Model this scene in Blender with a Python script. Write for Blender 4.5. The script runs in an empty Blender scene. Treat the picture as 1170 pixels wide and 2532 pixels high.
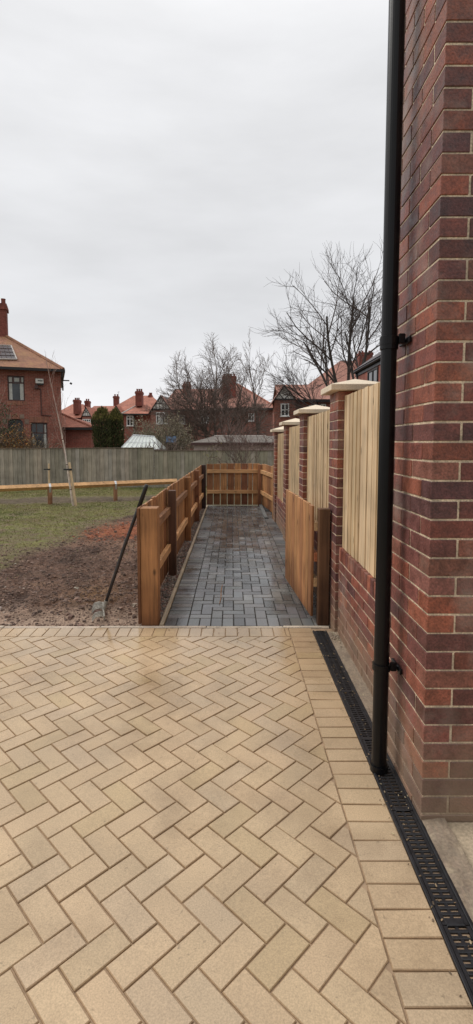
import bpy, math, random
import numpy as np
from mathutils import Vector, Matrix, noise
from math import sin, cos, tan, pi, radians, sqrt, atan2

random.seed(7)
R = random.Random(11)
sc = bpy.context.scene
C = sc.collection

# ------------------------------------------------------------------ camera
EYE = 1.53
TH = radians(4.5)
FPX = 1250.0
cd = bpy.data.cameras.new('camera'); cam = bpy.data.objects.new('camera', cd); C.objects.link(cam)
cam.location = (0, 0, EYE); cam.rotation_euler = (pi/2 - TH, 0, 0)
cd.sensor_fit = 'VERTICAL'; cd.sensor_height = 36; cd.sensor_width = 36*1170/2532
cd.lens = FPX/2532*36
cd.shift_x = 12/2532; cd.shift_y = -76/2532
cd.clip_start = 0.05; cd.clip_end = 6000
sc.camera = cam
sc.view_settings.view_transform = 'Standard'; sc.view_settings.look = 'None'; sc.view_settings.exposure = 0

def P(px, py, Y):
    """world X and Z of a photo pixel on the plane at distance Y"""
    dx = (px-573)/FPX; dy = (1190-py)/FPX
    d1 = cos(TH)+dy*sin(TH); t = Y/d1
    return dx*t, EYE + t*(-sin(TH)+dy*cos(TH))
def PX(px, py, Y): return P(px, py, Y)[0]
def PZ(px, py, Y): return P(px, py, Y)[1]

# ------------------------------------------------------------------ mesh builder
class MB:
    def __init__(s): s.v = []; s.f = []; s.c = []
    def face(s, idx, col): s.f.append(idx); s.c.append(col)
    def poly(s, pts, col=(1,1,1)):
        b = len(s.v); s.v += [tuple(p) for p in pts]; s.face(list(range(b, b+len(pts))), col)
    def box(s, x0, x1, y0, y1, z0, z1, col=(1,1,1), ch=0.0, M=None):
        if x0 > x1: x0, x1 = x1, x0
        if y0 > y1: y0, y1 = y1, y0
        if z0 > z1: z0, z1 = z1, z0
        b = len(s.v)
        def T(p): return tuple(M @ Vector(p)) if M is not None else p
        if ch <= 0:
            s.v += [T(p) for p in ((x0,y0,z0),(x1,y0,z0),(x1,y1,z0),(x0,y1,z0),(x0,y0,z1),(x1,y0,z1),(x1,y1,z1),(x0,y1,z1))]
            for q in ((0,3,2,1),(4,5,6,7),(0,1,5,4),(1,2,6,5),(2,3,7,6),(3,0,4,7)): s.face([b+i for i in q], col)
            return
        lo = (x0,y0,z0); hi = (x1,y1,z1); idx = {}
        for sx in (0,1):
            for sy in (0,1):
                for sz in (0,1):
                    for ax in range(3):
                        sg = (sx,sy,sz); p = []
                        for k in range(3):
                            e = hi[k] if sg[k] else lo[k]
                            if k != ax: e += -ch if sg[k] else ch
                            p.append(e)
                        idx[(sx,sy,sz,ax)] = len(s.v); s.v.append(T(tuple(p)))
        def F(keys, out):
            ids = [idx[k] for k in keys]
            a,b_,c_ = (Vector(s.v[ids[0]]), Vector(s.v[ids[1]]), Vector(s.v[ids[2]]))
            n = (b_-a).cross(c_-a)
            o = Vector(out)
            if M is not None: o = M.to_3x3() @ o
            if n.dot(o) < 0: ids.reverse()
            s.face(ids, col)
        for ax in range(3):
            o1, o2 = [k for k in range(3) if k != ax]
            for sg in (0,1):
                keys = []
                for (a,b2) in ((0,0),(1,0),(1,1),(0,1)):
                    k = [0,0,0]; k[ax]=sg; k[o1]=a; k[o2]=b2; keys.append((*k, ax))
                out=[0,0,0]; out[ax]=1 if sg else -1; F(keys,out)
            # edges parallel to ax
            for a in (0,1):
                for b2 in (0,1):
                    k0=[0,0,0]; k0[o1]=a; k0[o2]=b2; k1=list(k0); k1[ax]=1
                    out=[0,0,0]; out[o1]=1 if a else -1; out[o2]=1 if b2 else -1
                    F([(*k0,o1),(*k1,o1),(*k1,o2),(*k0,o2)], out)
        for sx in (0,1):
            for sy in (0,1):
                for sz in (0,1):
                    F([(sx,sy,sz,0),(sx,sy,sz,1),(sx,sy,sz,2)], (1 if sx else -1,1 if sy else -1,1 if sz else -1))
    def tube(s, pts, rad, n=6, col=(1,1,1), cap=True):
        pts = [Vector(p) for p in pts]; m = len(pts)
        if not hasattr(rad, '__len__'): rad = [rad]*m
        b = len(s.v); ref = None
        for i, p in enumerate(pts):
            d = (pts[min(i+1,m-1)] - pts[max(i-1,0)]).normalized()
            if ref is None: ref = Vector((0,0,1)) if abs(d.z) < .9 else Vector((1,0,0))
            u = d.cross(ref)
            if u.length < 1e-4: u = d.cross(Vector((0.3,1,0.1)))
            u.normalize(); w = u.cross(d)
            for k in range(n):
                a = 2*pi*k/n
                s.v.append(tuple(p + (u*cos(a)+w*sin(a))*rad[i]))
        for i in range(m-1):
            for k in range(n):
                k2 = (k+1) % n
                s.face([b+i*n+k, b+(i+1)*n+k, b+(i+1)*n+k2, b+i*n+k2], col)
        if cap:
            s.face([b+k for k in range(n)], col); s.face([b+(m-1)*n+k for k in reversed(range(n))], col)
    def prism(s, poly, axis, a0, a1, col=(1,1,1)):
        """poly: 2D points; axis 'y': (x,z) ; 'x': (y,z); 'z': (x,y)"""
        def mk(p, a): return {'y':(p[0],a,p[1]),'x':(a,p[0],p[1]),'z':(p[0],p[1],a)}[axis]
        b = len(s.v); n = len(poly)
        s.v += [mk(p,a0) for p in poly] + [mk(p,a1) for p in poly]
        s.face([b+i for i in range(n)], col); s.face([b+n+i for i in reversed(range(n))], col)
        for i in range(n):
            j = (i+1) % n; s.face([b+j, b+i, b+n+i, b+n+j], col)
    def build(s, name, mat, parent=None, smooth=False, fixn=False):
        V = np.array(s.v, dtype=float)
        if parent is not None:
            o = np.array(world_loc(parent)); 
        else:
            mn = V.min(0); mx = V.max(0); o = np.array([(mn[0]+mx[0])/2, (mn[1]+mx[1])/2, mn[2]])
        me = bpy.data.meshes.new(name)
        me.from_pydata((V-o).tolist(), [], s.f)
        at = me.color_attributes.new('col', 'FLOAT_COLOR', 'CORNER')
        cols = np.repeat(np.array([(c[0],c[1],c[2],1.0) for c in s.c]), [len(f) for f in s.f], axis=0)
        at.data.foreach_set('color', cols.ravel())
        if fixn:
            import bmesh
            bm = bmesh.new(); bm.from_mesh(me); bmesh.ops.recalc_face_normals(bm, faces=bm.faces); bm.to_mesh(me); bm.free()
        if smooth: me.polygons.foreach_set('use_smooth', [True]*len(me.polygons))
        me.materials.append(mat)
        ob = bpy.data.objects.new(name, me); C.objects.link(ob)
        if parent is not None: ob.parent = parent
        else: ob.location = o
        return ob

def world_loc(o):
    l = Vector(o.location)
    while o.parent is not None: o = o.parent; l += Vector(o.location)
    return tuple(l)
def tag(o, label=None, cat=None, group=None, kind=None):
    if label: o['label'] = label
    if cat: o['category'] = cat
    if group: o['group'] = group
    if kind: o['kind'] = kind
    return o
def thing(name, label, cat, loc, group=None):
    o = bpy.data.objects.new(name, None); C.objects.link(o); o.location = loc; o.empty_display_size = .1
    return tag(o, label, cat, group)
def jit(c, a, r=R):
    k = 1 + r.uniform(-a, a)
    return (c[0]*k*(1+r.uniform(-a,a)*.25), c[1]*k, c[2]*k*(1+r.uniform(-a,a)*.25))
def mixc(a, b, t): return tuple(a[i]*(1-t)+b[i]*t for i in range(3))

# ------------------------------------------------------------------ materials
def new_mat(name):
    m = bpy.data.materials.new(name); m.use_nodes = True
    nt = m.node_tree; b = nt.nodes['Principled BSDF']
    return m, nt, b
def N(nt, t, **kw):
    n = nt.nodes.new(t)
    for k, v in kw.items(): setattr(n, k, v)
    return n
def ramp(nt, fac, stops):
    r = N(nt, 'ShaderNodeValToRGB'); e = r.color_ramp.elements
    while len(e) < len(stops): e.new(.5)
    for i, (p, c) in enumerate(stops):
        e[i].position = p; e[i].color = (c, c, c, 1) if not hasattr(c, '__len__') else (*c, 1)
    nt.links.new(fac, r.inputs[0]); return r.outputs[0]
def mul(nt, a, b, fac=1.0, mode='MULTIPLY'):
    m = N(nt, 'ShaderNodeMix', data_type='RGBA', blend_type=mode)
    if hasattr(fac, 'links'): nt.links.new(fac, m.inputs[0])
    else: m.inputs[0].default_value = fac
    for i, x in ((6, a), (7, b)):
        if hasattr(x, 'links'): nt.links.new(x, m.inputs[i])
        else: m.inputs[i].default_value = (*x, 1)
    return m.outputs[2]
def noise_tex(nt, scale, vec=None, detail=4, rough=.55, stretch=None, coord='Object'):
    n = N(nt, 'ShaderNodeTexNoise'); n.inputs['Scale'].default_value = scale
    n.inputs['Detail'].default_value = detail; n.inputs['Roughness'].default_value = rough
    if vec is None:
        tc = N(nt, 'ShaderNodeTexCoord'); vec = tc.outputs[coord]
    if stretch:
        mp = N(nt, 'ShaderNodeMapping'); mp.inputs['Scale'].default_value = stretch
        nt.links.new(vec, mp.inputs[0]); vec = mp.outputs[0]
    nt.links.new(vec, n.inputs['Vector']); return n.outputs['Fac']
def bump(nt, b, h, strength=.3, dist=.01):
    bp = N(nt, 'ShaderNodeBump'); bp.inputs['Strength'].default_value = strength; bp.inputs['Distance'].default_value = dist
    nt.links.new(h, bp.inputs['Height']); nt.links.new(bp.outputs[0], b.inputs['Normal'])
def attr(nt):
    a = N(nt, 'ShaderNodeVertexColor', layer_name='col'); return a.outputs[0]

def plain(name, col=None, rough=.6, nscale=8, lo=.8, hi=1.2, bs=0, metal=0, spec=.5, fine=None):
    """colour (or the mesh colour) broken up by noise"""
    m, nt, b = new_mat(name)
    c = attr(nt) if col is None else None
    n = noise_tex(nt, nscale); r = ramp(nt, n, ((.3, lo), (.7, hi)))
    out = mul(nt, c if c is not None else col, r)
    if fine:
        n2 = noise_tex(nt, fine, detail=2); out = mul(nt, out, ramp(nt, n2, ((.3, .8), (.7, 1.2))))
    nt.links.new(out, b.inputs['Base Color'])
    b.inputs['Roughness'].default_value = rough; b.inputs['Metallic'].default_value = metal
    b.inputs['Specular IOR Level'].default_value = spec
    if bs: bump(nt, b, noise_tex(nt, fine or nscale*4), bs)
    return m

def wood(name, axis, rough=.6, lo=.62, hi=1.25, knots=.5, spec=.35, damp=0):
    m, nt, b = new_mat(name)
    st = [38, 38, 38]; st[axis] = 2.2
    g = noise_tex(nt, 1, stretch=tuple(st), detail=5, rough=.6)
    out = mul(nt, attr(nt), ramp(nt, g, ((.28, lo), (.5, 1), (.72, hi))))
    big = noise_tex(nt, 3.0, detail=2); out = mul(nt, out, ramp(nt, big, ((.3, .78), (.7, 1.15))))
    tc = N(nt, 'ShaderNodeTexCoord'); mp = N(nt, 'ShaderNodeMapping')
    ks = [7, 7, 7]; ks[axis] = 3.4; mp.inputs['Scale'].default_value = ks
    nt.links.new(tc.outputs['Object'], mp.inputs[0])
    v = N(nt, 'ShaderNodeTexVoronoi'); v.inputs['Scale'].default_value = 1; nt.links.new(mp.outputs[0], v.inputs['Vector'])
    out = mul(nt, out, ramp(nt, v.outputs['Distance'], ((.06, knots), (.13, 1))))
    if damp:
        ge = N(nt, 'ShaderNodeNewGeometry'); sx = N(nt, 'ShaderNodeSeparateXYZ'); nt.links.new(ge.outputs['Position'], sx.inputs[0])
        ad = N(nt, 'ShaderNodeMath', operation='MULTIPLY_ADD'); nt.links.new(big, ad.inputs[0]); ad.inputs[1].default_value = .5; nt.links.new(sx.outputs[2], ad.inputs[2])
        out = mul(nt, out, ramp(nt, ad.outputs[0], ((.25, (1-damp, (1-damp)*.86, (1-damp)*.8)), (.72, 1))))
    nt.links.new(out, b.inputs['Base Color']); b.inputs['Roughness'].default_value = rough
    b.inputs['Specular IOR Level'].default_value = spec
    bump(nt, b, g, .35, .004)
    return m

def brick_geo(name):
    """material for walls whose bricks are modelled one by one"""
    m, nt, b = new_mat(name)
    c = attr(nt)
    f = noise_tex(nt, 120, detail=3); out = mul(nt, c, ramp(nt, f, ((.3, .6), (.7, 1.3))))
    k = noise_tex(nt, 17, detail=4); out = mul(nt, out, ramp(nt, k, ((.3, .68), (.68, 1.28))))
    # lime bloom: a pale film in broad patches
    e = noise_tex(nt, 3.1, detail=5, rough=.6)
    out = mul(nt, out, (.36, .29, .24), ramp(nt, e, ((.52, 0), (.74, .55))), 'MIX')
    # sand splash near the ground
    g = N(nt, 'ShaderNodeNewGeometry'); sx = N(nt, 'ShaderNodeSeparateXYZ'); nt.links.new(g.outputs['Position'], sx.inputs[0])
    e2 = noise_tex(nt, 6, detail=5)
    ad = N(nt, 'ShaderNodeMath', operation='MULTIPLY_ADD'); nt.links.new(e2, ad.inputs[0]); ad.inputs[1].default_value = .7
    nt.links.new(sx.outputs[2], ad.inputs[2])
    out = mul(nt, out, (.27, .19, .125), ramp(nt, ad.outputs[0], ((.3, .85), (.8, 0))), 'MIX')
    nt.links.new(out, b.inputs['Base Color'])
    nt.links.new(ramp(nt, k, ((.3, .38), (.7, .75))), b.inputs['Roughness'])
    bump(nt, b, mul(nt, f, noise_tex(nt, 34, detail=4), .5, 'MIX'), .7, .006)
    return m

def brick_far(name, c1, c2, mortar, scale=1.0):
    m, nt, b = new_mat(name)
    tc = N(nt, 'ShaderNodeTexCoord'); s = N(nt, 'ShaderNodeSeparateXYZ'); nt.links.new(tc.outputs['Object'], s.inputs[0])
    a = N(nt, 'ShaderNodeMath', operation='ADD'); nt.links.new(s.outputs[0], a.inputs[0]); nt.links.new(s.outputs[1], a.inputs[1])
    cb = N(nt, 'ShaderNodeCombineXYZ'); nt.links.new(a.outputs[0], cb.inputs[0]); nt.links.new(s.outputs[2], cb.inputs[1])
    t = N(nt, 'ShaderNodeTexBrick'); nt.links.new(cb.outputs[0], t.inputs['Vector'])
    t.inputs['Color1'].default_value = (*c1,1); t.inputs['Color2'].default_value = (*c2,1); t.inputs['Mortar'].default_value = (*mortar,1)
    t.inputs['Scale'].default_value = 1; t.inputs['Brick Width'].default_value = .225*scale; t.inputs['Row Height'].default_value = .075*scale
    t.inputs['Mortar Size'].default_value = .008*scale; t.inputs['Bias'].default_value = -.1
    n = noise_tex(nt, 1.1, detail=5); out = mul(nt, t.outputs[0], ramp(nt, n, ((.3, .72), (.7, 1.25))))
    n2 = noise_tex(nt, 9, detail=3); out = mul(nt, out, ramp(nt, n2, ((.3, .75), (.7, 1.25))))
    nt.links.new(out, b.inputs['Base Color']); b.inputs['Roughness'].default_value = .85
    return m

def tile_far(name, c, moss=None):
    m, nt, b = new_mat(name)
    tc = N(nt, 'ShaderNodeTexCoord'); s = N(nt, 'ShaderNodeSeparateXYZ'); nt.links.new(tc.outputs['Object'], s.inputs[0])
    a = N(nt, 'ShaderNodeMath', operation='ADD'); nt.links.new(s.outputs[0], a.inputs[0]); nt.links.new(s.outputs[1], a.inputs[1])
    cb = N(nt, 'ShaderNodeCombineXYZ'); nt.links.new(a.outputs[0], cb.inputs[0]); nt.links.new(s.outputs[2], cb.inputs[1])
    t = N(nt, 'ShaderNodeTexBrick'); nt.links.new(cb.outputs[0], t.inputs['Vector'])
    t.inputs['Color1'].default_value = (*c,1); t.inputs['Color2'].default_value = (c[0]*.8,c[1]*.78,c[2]*.78,1)
    t.inputs['Mortar'].default_value = (c[0]*.5,c[1]*.5,c[2]*.5,1); t.inputs['Scale'].default_value = 1
    t.inputs['Brick Width'].default_value = .2; t.inputs['Row Height'].default_value = .09; t.inputs['Mortar Size'].default_value = .007
    n = noise_tex(nt, .8, detail=6, rough=.65); out = mul(nt, t.outputs[0], ramp(nt, n, ((.3, .7), (.7, 1.25))))
    n3 = noise_tex(nt, 6, detail=4); out = mul(nt, out, ramp(nt, n3, ((.3, .78), (.7, 1.2))))
    if moss:
        n2 = noise_tex(nt, 1.7, detail=6, rough=.7); out = mul(nt, out, moss, ramp(nt, n2, ((.45, 0), (.7, .8))), 'MIX')
    nt.links.new(out, b.inputs['Base Color']); b.inputs['Roughness'].default_value = .8
    return m

def glass_mat(name, col):
    m, nt, b = new_mat(name)
    n = noise_tex(nt, 1.5, detail=2); nt.links.new(mul(nt, col, ramp(nt, n, ((.3,.6),(.7,1.5)))), b.inputs['Base Color'])
    b.inputs['Roughness'].default_value = .06; b.inputs['Specular IOR Level'].default_value = .6
    return m

def paver_mat(name, r0, r1, fine_lo=.78, fine_hi=1.2, wet=2.0, axis=0, c0=0, c1=1, add=.3):
    m, nt, b = new_mat(name)
    c = attr(nt)
    f = noise_tex(nt, 210, detail=2, coord='Object'); out = mul(nt, c, ramp(nt, f, ((.3, fine_lo), (.7, fine_hi))))
    k = noise_tex(nt, wet, detail=5, rough=.6); out = mul(nt, out, ramp(nt, k, ((.3, .78), (.7, 1.14))))
    nt.links.new(out, b.inputs['Base Color'])
    st = noise_tex(nt, .9, detail=7, rough=.7); out = mul(nt, out, ramp(nt, st, ((.34, (.72,.70,.68)), (.5, (1,1,1)), (.7, (1.06,1.05,1.03)))))
    sp = noise_tex(nt, 48, detail=3, rough=.7); out = mul(nt, out, ramp(nt, sp, ((.27, .66), (.36, 1))))
    nt.links.new(out, b.inputs['Base Color'])
    ge = N(nt, 'ShaderNodeNewGeometry'); sx = N(nt, 'ShaderNodeSeparateXYZ'); nt.links.new(ge.outputs['Position'], sx.inputs[0])
    mr = N(nt, 'ShaderNodeMapRange'); mr.inputs[1].default_value = c0; mr.inputs[2].default_value = c1; mr.inputs[3].default_value = 0; mr.inputs[4].default_value = add
    v = sx.outputs[axis]
    if axis == 0:
        ab = N(nt, 'ShaderNodeMath', operation='SUBTRACT'); nt.links.new(v, ab.inputs[0]); ab.inputs[1].default_value = .08
        a2 = N(nt, 'ShaderNodeMath', operation='ABSOLUTE'); nt.links.new(ab.outputs[0], a2.inputs[0]); v = a2.outputs[0]
    nt.links.new(v, mr.inputs[0])
    sm = N(nt, 'ShaderNodeMath', operation='ADD'); nt.links.new(k, sm.inputs[0]); nt.links.new(mr.outputs[0], sm.inputs[1])
    sn = N(nt, 'ShaderNodeSeparateXYZ'); nt.links.new(ge.outputs['True Normal'], sn.inputs[0])
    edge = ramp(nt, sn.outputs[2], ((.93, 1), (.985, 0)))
    nt.links.new(mul(nt, ramp(nt, sm.outputs[0], ((.50, r0), (.86, r1))), (.9,.9,.9), edge, 'MIX'), b.inputs['Roughness'])
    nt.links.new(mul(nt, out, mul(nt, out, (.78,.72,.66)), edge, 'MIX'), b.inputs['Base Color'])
    bump(nt, b, mul(nt, f, noise_tex(nt, 26, detail=3), .6, 'MIX'), .14, .003)
    return m

M = {}
M['brick'] = brick_geo('new_brick')
M['stone'] = plain('cast_stone', (.78, .66, .50), .75, 5, .86, 1.08, .15, fine=160)
M['bwood_z'] = wood('treated_board', 2, lo=.52, hi=1.3, knots=.35, damp=.5); M['bwood_x'] = wood('treated_rail_across', 0); M['bwood_y'] = wood('treated_rail_along', 1)
M['pale_z'] = wood('pale_board', 2, lo=.66, hi=1.16, knots=.45)
M['grey_wood'] = wood('weathered_board', 2, rough=.85, lo=.66, hi=1.22, knots=.85)
M['grey_paver'] = paver_mat('charcoal_block', .07, .42, axis=0, c0=.15, c1=.7, add=.28)
M['beige_paver'] = paver_mat('buff_block', .08, .6, .80, 1.14, 1.3, axis=1, c0=3.75, c1=2.4, add=.28)
M['sand_joint'] = plain('jointing_sand', None, .95, 20, .7, 1.2)
M['concrete'] = plain('concrete', None, .85, 6, .75, 1.2, .3, fine=90)
M['black_plastic'] = plain('black_plastic', (.004,.004,.005), .34, 5, .7, 1.4, spec=.28)
M['cast_iron'] = plain('black_grate', (.014,.014,.016), .45, 25, .6, 1.5)
M['steel'] = plain('galvanised_steel', (.55,.56,.58), .42, 30, .7, 1.15, metal=.7)
M['rake_head'] = plain('worn_steel', (.34,.32,.275), .5, 40, .6, 1.2, metal=.35)
M['rake_handle'] = plain('dark_handle', (.022,.020,.022), .42, 14, .6, 1.6)
M['soil'] = None
M['old_brick'] = brick_far('old_red_brick', (.285,.082,.056), (.23,.070,.051), (.31,.19,.14))
M['old_brick_dark'] = brick_far('dark_red_brick', (.30,.115,.086), (.24,.095,.074), (.32,.21,.17))
M['old_brick_red'] = brick_far('bright_red_brick', (.32,.085,.060), (.26,.074,.053), (.28,.16,.12))
M['lintel'] = plain('soldier_brick', None, .85, 6, .7, 1.2)
M['roof_moss'] = tile_far('clay_tile_lichen', (.32,.145,.085), (.33,.18,.075))
M['roof_red'] = tile_far('clay_tile_red', (.45,.175,.115))
M['roof_brown'] = tile_far('clay_tile_brown', (.40,.19,.14))
M['chimney'] = plain('chimney_brick', (.20,.060,.043), .85, 3, .7, 1.25, fine=12)
M['white_frame'] = plain('white_paint', (.84,.84,.82), .5, 3, .9, 1.05)
M['brown_frame'] = plain('brown_paint', (.085,.040,.034), .5, 6, .8, 1.2)
M['black_paint'] = plain('black_paint', (.016,.013,.013), .5, 4, .7, 1.3)
M['render'] = plain('cream_render', (.92,.90,.85), .85, 2, .88, 1.06)
M['pane'] = glass_mat('dark_pane', (.035,.04,.045)); M['pane_blind'] = plain('net_curtain', (.60,.60,.55), .6, 6, .8, 1.1)
M['bark'] = plain('bark', None, .9, 9, .7, 1.3)
M['leaf'] = plain('leaf', None, .7, 3, .7, 1.3, spec=.2)
M['felt'] = plain('roof_felt', (.15,.13,.112), .85, 2, .7, 1.2, fine=20)
M['lead'] = plain('ridge_mortar', (.46,.42,.38), .8, 5, .8, 1.1)
M['polycarb'] = plain('clouded_glazing', (.62,.66,.62), .3, 1.2, .8, 1.1)
M['tarp'] = plain('blue_sheet', (.10,.17,.28), .6, 4, .6, 1.3)
M['slate_panel'] = plain('dark_panel_tile', (.075,.062,.066), .45, 6, .8, 1.2)
M['stake'] = wood('peeled_stake', 2, lo=.75, hi=1.15, knots=.8)
M['rubber'] = plain('rubber_strap', (.012,.012,.012), .6, 9, .8, 1.2)
M['meter'] = plain('off_white_plastic', (.70,.69,.64), .5, 8, .85, 1.05)

# ------------------------------------------------------------------ world, sun
SUN_EL, SUN_AZ = radians(46), radians(-72)   # azimuth from +Y towards +X
w = bpy.data.worlds.new('World'); sc.world = w; w.use_nodes = True
nt = w.node_tree; bg = nt.nodes['Background']
tc = N(nt, 'ShaderNodeTexCoord'); sp = N(nt, 'ShaderNodeSeparateXYZ'); nt.links.new(tc.outputs['Generated'], sp.inputs[0])
sky = N(nt, 'ShaderNodeTexSky', sky_type='NISHITA'); sky.sun_disc = False
sky.sun_elevation = SUN_EL; sky.sun_rotation = SUN_AZ
hs = N(nt, 'ShaderNodeHueSaturation'); hs.inputs['Saturation'].default_value = .12; nt.links.new(sky.outputs[0], hs.inputs['Color'])
grad = N(nt, 'ShaderNodeValToRGB'); e = grad.color_ramp.elements
e[0].position = 0; e[0].color = (.94,.935,.95,1)
e.new(.10); e[1].color = (.90,.90,.92,1)
e.new(.22); e[2].color = (.79,.80,.825,1)
e.new(.6); e[3].color = (.90,.905,.925,1)
e[-1].position = 1; e[-1].color = (1.9,1.88,1.86,1)
nt.links.new(sp.outputs[2], grad.inputs[0])
mp = N(nt, 'ShaderNodeMapping'); mp.inputs['Scale'].default_value = (1.2,1.2,4.5); nt.links.new(tc.outputs['Generated'], mp.inputs[0])
cn = N(nt, 'ShaderNodeTexNoise'); cn.inputs['Scale'].default_value = 2.2; cn.inputs['Detail'].default_value = 6; nt.links.new(mp.outputs[0], cn.inputs['Vector'])
cl = mul(nt, grad.outputs[0], ramp(nt, cn.outputs['Fac'], ((.3, .90), (.7, 1.08))))
back = ramp(nt, sp.outputs[1], ((0, .55), (.5, 1.0)))
mr = N(nt, 'ShaderNodeMapRange'); mr.inputs[1].default_value = -1; mr.inputs[2].default_value = 1; nt.links.new(sp.outputs[1], mr.inputs[0])
back = ramp(nt, mr.outputs[0], ((.15, .72), (.62, 1.0)))
cl = mul(nt, cl, back)
x10 = N(nt, 'ShaderNodeVectorMath', operation='SCALE'); x10.inputs['Scale'].default_value = 10; nt.links.new(cl, x10.inputs[0])
fin = mul(nt, x10.outputs[0], hs.outputs[0], .06, 'MIX')
nt.links.new(fin, bg.inputs[0]); bg.inputs[1].default_value = .1
sl = bpy.data.lights.new('sun', 'SUN'); so = bpy.data.objects.new('sun', sl); C.objects.link(so)
sl.energy = 1.3; sl.angle = radians(25); sl.color = (1, .96, .9)
d = Vector((sin(SUN_AZ)*cos(SUN_EL), cos(SUN_AZ)*cos(SUN_EL), sin(SUN_EL)))
so.rotation_euler = (-d).to_track_quat('-Z', 'Y').to_euler(); so.location = (0,0,20)

# ------------------------------------------------------------------ paving
def clip(poly, x0, x1, y0, y1):
    for ax, lim, sg in ((0,x0,1),(0,x1,-1),(1,y0,1),(1,y1,-1)):
        out = []
        for i in range(len(poly)):
            a, b = poly[i], poly[(i+1) % len(poly)]
            da = (a[ax]-lim)*sg; db = (b[ax]-lim)*sg
            if da >= 0: out.append(a)
            if (da < 0) != (db < 0):
                t = da/(da-db); out.append((a[0]+(b[0]-a[0])*t, a[1]+(b[1]-a[1])*t))
        poly = out
        if len(poly) < 3: return []
    return poly
def area(p): return .5*sum(p[i][0]*p[(i+1)%len(p)][1]-p[(i+1)%len(p)][0]*p[i][1] for i in range(len(p)))
def inset(p, d):
    n = len(p); out = []
    for i in range(n):
        a = Vector(p[i-1]); b = Vector(p[i]); c = Vector(p[(i+1)%n])
        e1 = (b-a).normalized(); e2 = (c-b).normalized()
        n1 = Vector((-e1.y, e1.x)); n2 = Vector((-e2.y, e2.x))
        k = 1 + n1.dot(n2)
        if k < .15: k = .15
        out.append(tuple(b + (n1+n2)*(d/k)))
    return out
def block(mb, poly, col, gap, ch, z=0.0, dz=.0022):
    q = []
    for p in poly:
        if not q or (Vector(p)-Vector(q[-1])).length > .004: q.append(p)
    if len(q) > 2 and (Vector(q[0])-Vector(q[-1])).length < .004: q.pop()
    if len(q) < 3: return
    if area(q) < 0: q.reverse()
    if area(q) < .0007: return
    o = inset(q, gap/2); t = inset(q, gap/2+ch)
    if area(t) < .0003: return
    tx, ty = R.gauss(0, dz*.9), R.gauss(0, dz*.9); z += R.gauss(0, dz*.35)
    cx = sum(p[0] for p in q)/len(q); cy = sum(p[1] for p in q)/len(q)
    def zz(p, k): return z + k + ((p[0]-cx)*tx + (p[1]-cy)*ty)*4
    b = len(mb.v); n = len(q)
    mb.v += [(p[0],p[1],-.03) for p in o] + [(p[0],p[1],zz(p,-ch)) for p in o] + [(p[0],p[1],zz(p,0)) for p in t]
    mb.face([b+2*n+i for i in range(n)], col)
    for i in range(n):
        j = (i+1) % n
        mb.face([b+i, b+j, b+n+j, b+n+i], col); mb.face([b+n+i, b+n+j, b+2*n+j, b+2*n+i], col)
def herring(mb, wd, ang, cx, cy, reg, colf, gap, ch):
    x0,x1,y0,y1 = reg; rad = max(abs(x0-cx),abs(x1-cx)) + max(abs(y0-cy),abs(y1-cy)); n = int(rad*1.6/wd)
    ca, sa = cos(ang), sin(ang)
    for k in range(-n, n):
        for m in range(-n//3, n//3):
            for rect in ((0,2,0,1),(2,3,0,2)):
                ox = k + 4*m; oy = -k
                pts = []
                for (a, b2) in ((rect[0],rect[2]),(rect[1],rect[2]),(rect[1],rect[3]),(rect[0],rect[3])):
                    px, py = (a+ox)*wd, (b2+oy)*wd
                    pts.append((cx+px*ca-py*sa, cy+px*sa+py*ca))
                if max(p[0] for p in pts) < x0 or min(p[0] for p in pts) > x1 or max(p[1] for p in pts) < y0 or min(p[1] for p in pts) > y1: continue
                q = clip(pts, x0, x1, y0, y1)
                if len(q) >= 3: block(mb, q, colf(), gap, ch)
def rect(x0,x1,y0,y1): return [(x0,y0),(x1,y0),(x1,y1),(x0,y1)]

GREY = (.122,.122,.122); BEIGE = (.50,.365,.225)
def gcol():
    r = R.random()
    if r < .07: return jit((.062,.062,.064), .1)
    if r < .20: return jit((.19,.19,.185), .12)
    return jit(GREY, .27)
def bcol():
    r = R.random()
    if r < .15: return jit((.49,.365,.235), .04)
    if r < .28: return jit((.47,.345,.20), .04)
    return jit(BEIGE, .045)
# buff driveway
mb = MB(); WD = .0965
BX0, BX1, BY0, BY1 = -4.2, .466, -1.8, 3.872
herring(mb, WD, pi/4, -.03, 1.02, (BX0, BX1, BY0, BY1), bcol, .0045, .0025)
x = BX0
while x < BX1 - .03:
    block(mb, rect(x, min(x+WD, BX1), BY1, 4.052), bcol(), .0045, .0025); x += WD
y = 4.052
while y > BY0:
    block(mb, rect(BX1, .656, y-WD, y), bcol(), .0045, .0025); y -= WD
o = mb.build('driveway', M['beige_paver'], fixn=False); tag(o, kind='structure')
mb = MB(); mb.box(BX0, .846, BY0, 4.052, -.12, -.006, (.36,.25,.16)); o = mb.build('driveway_bed', M['sand_joint']); tag(o, kind='structure')
# concrete strip along the far edge of the driveway
mb = MB()
x = -4.2
while x < .80:
    L = R.uniform(.5,.9); mb.box(x, min(x+L-.004,.805), 4.055, 4.092, -.1, .004+R.uniform(-.003,.003), jit((.50,.42,.33), .08), .004); x += L
o = mb.build('kerb_strip', M['concrete']); tag(o, kind='structure')
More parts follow.
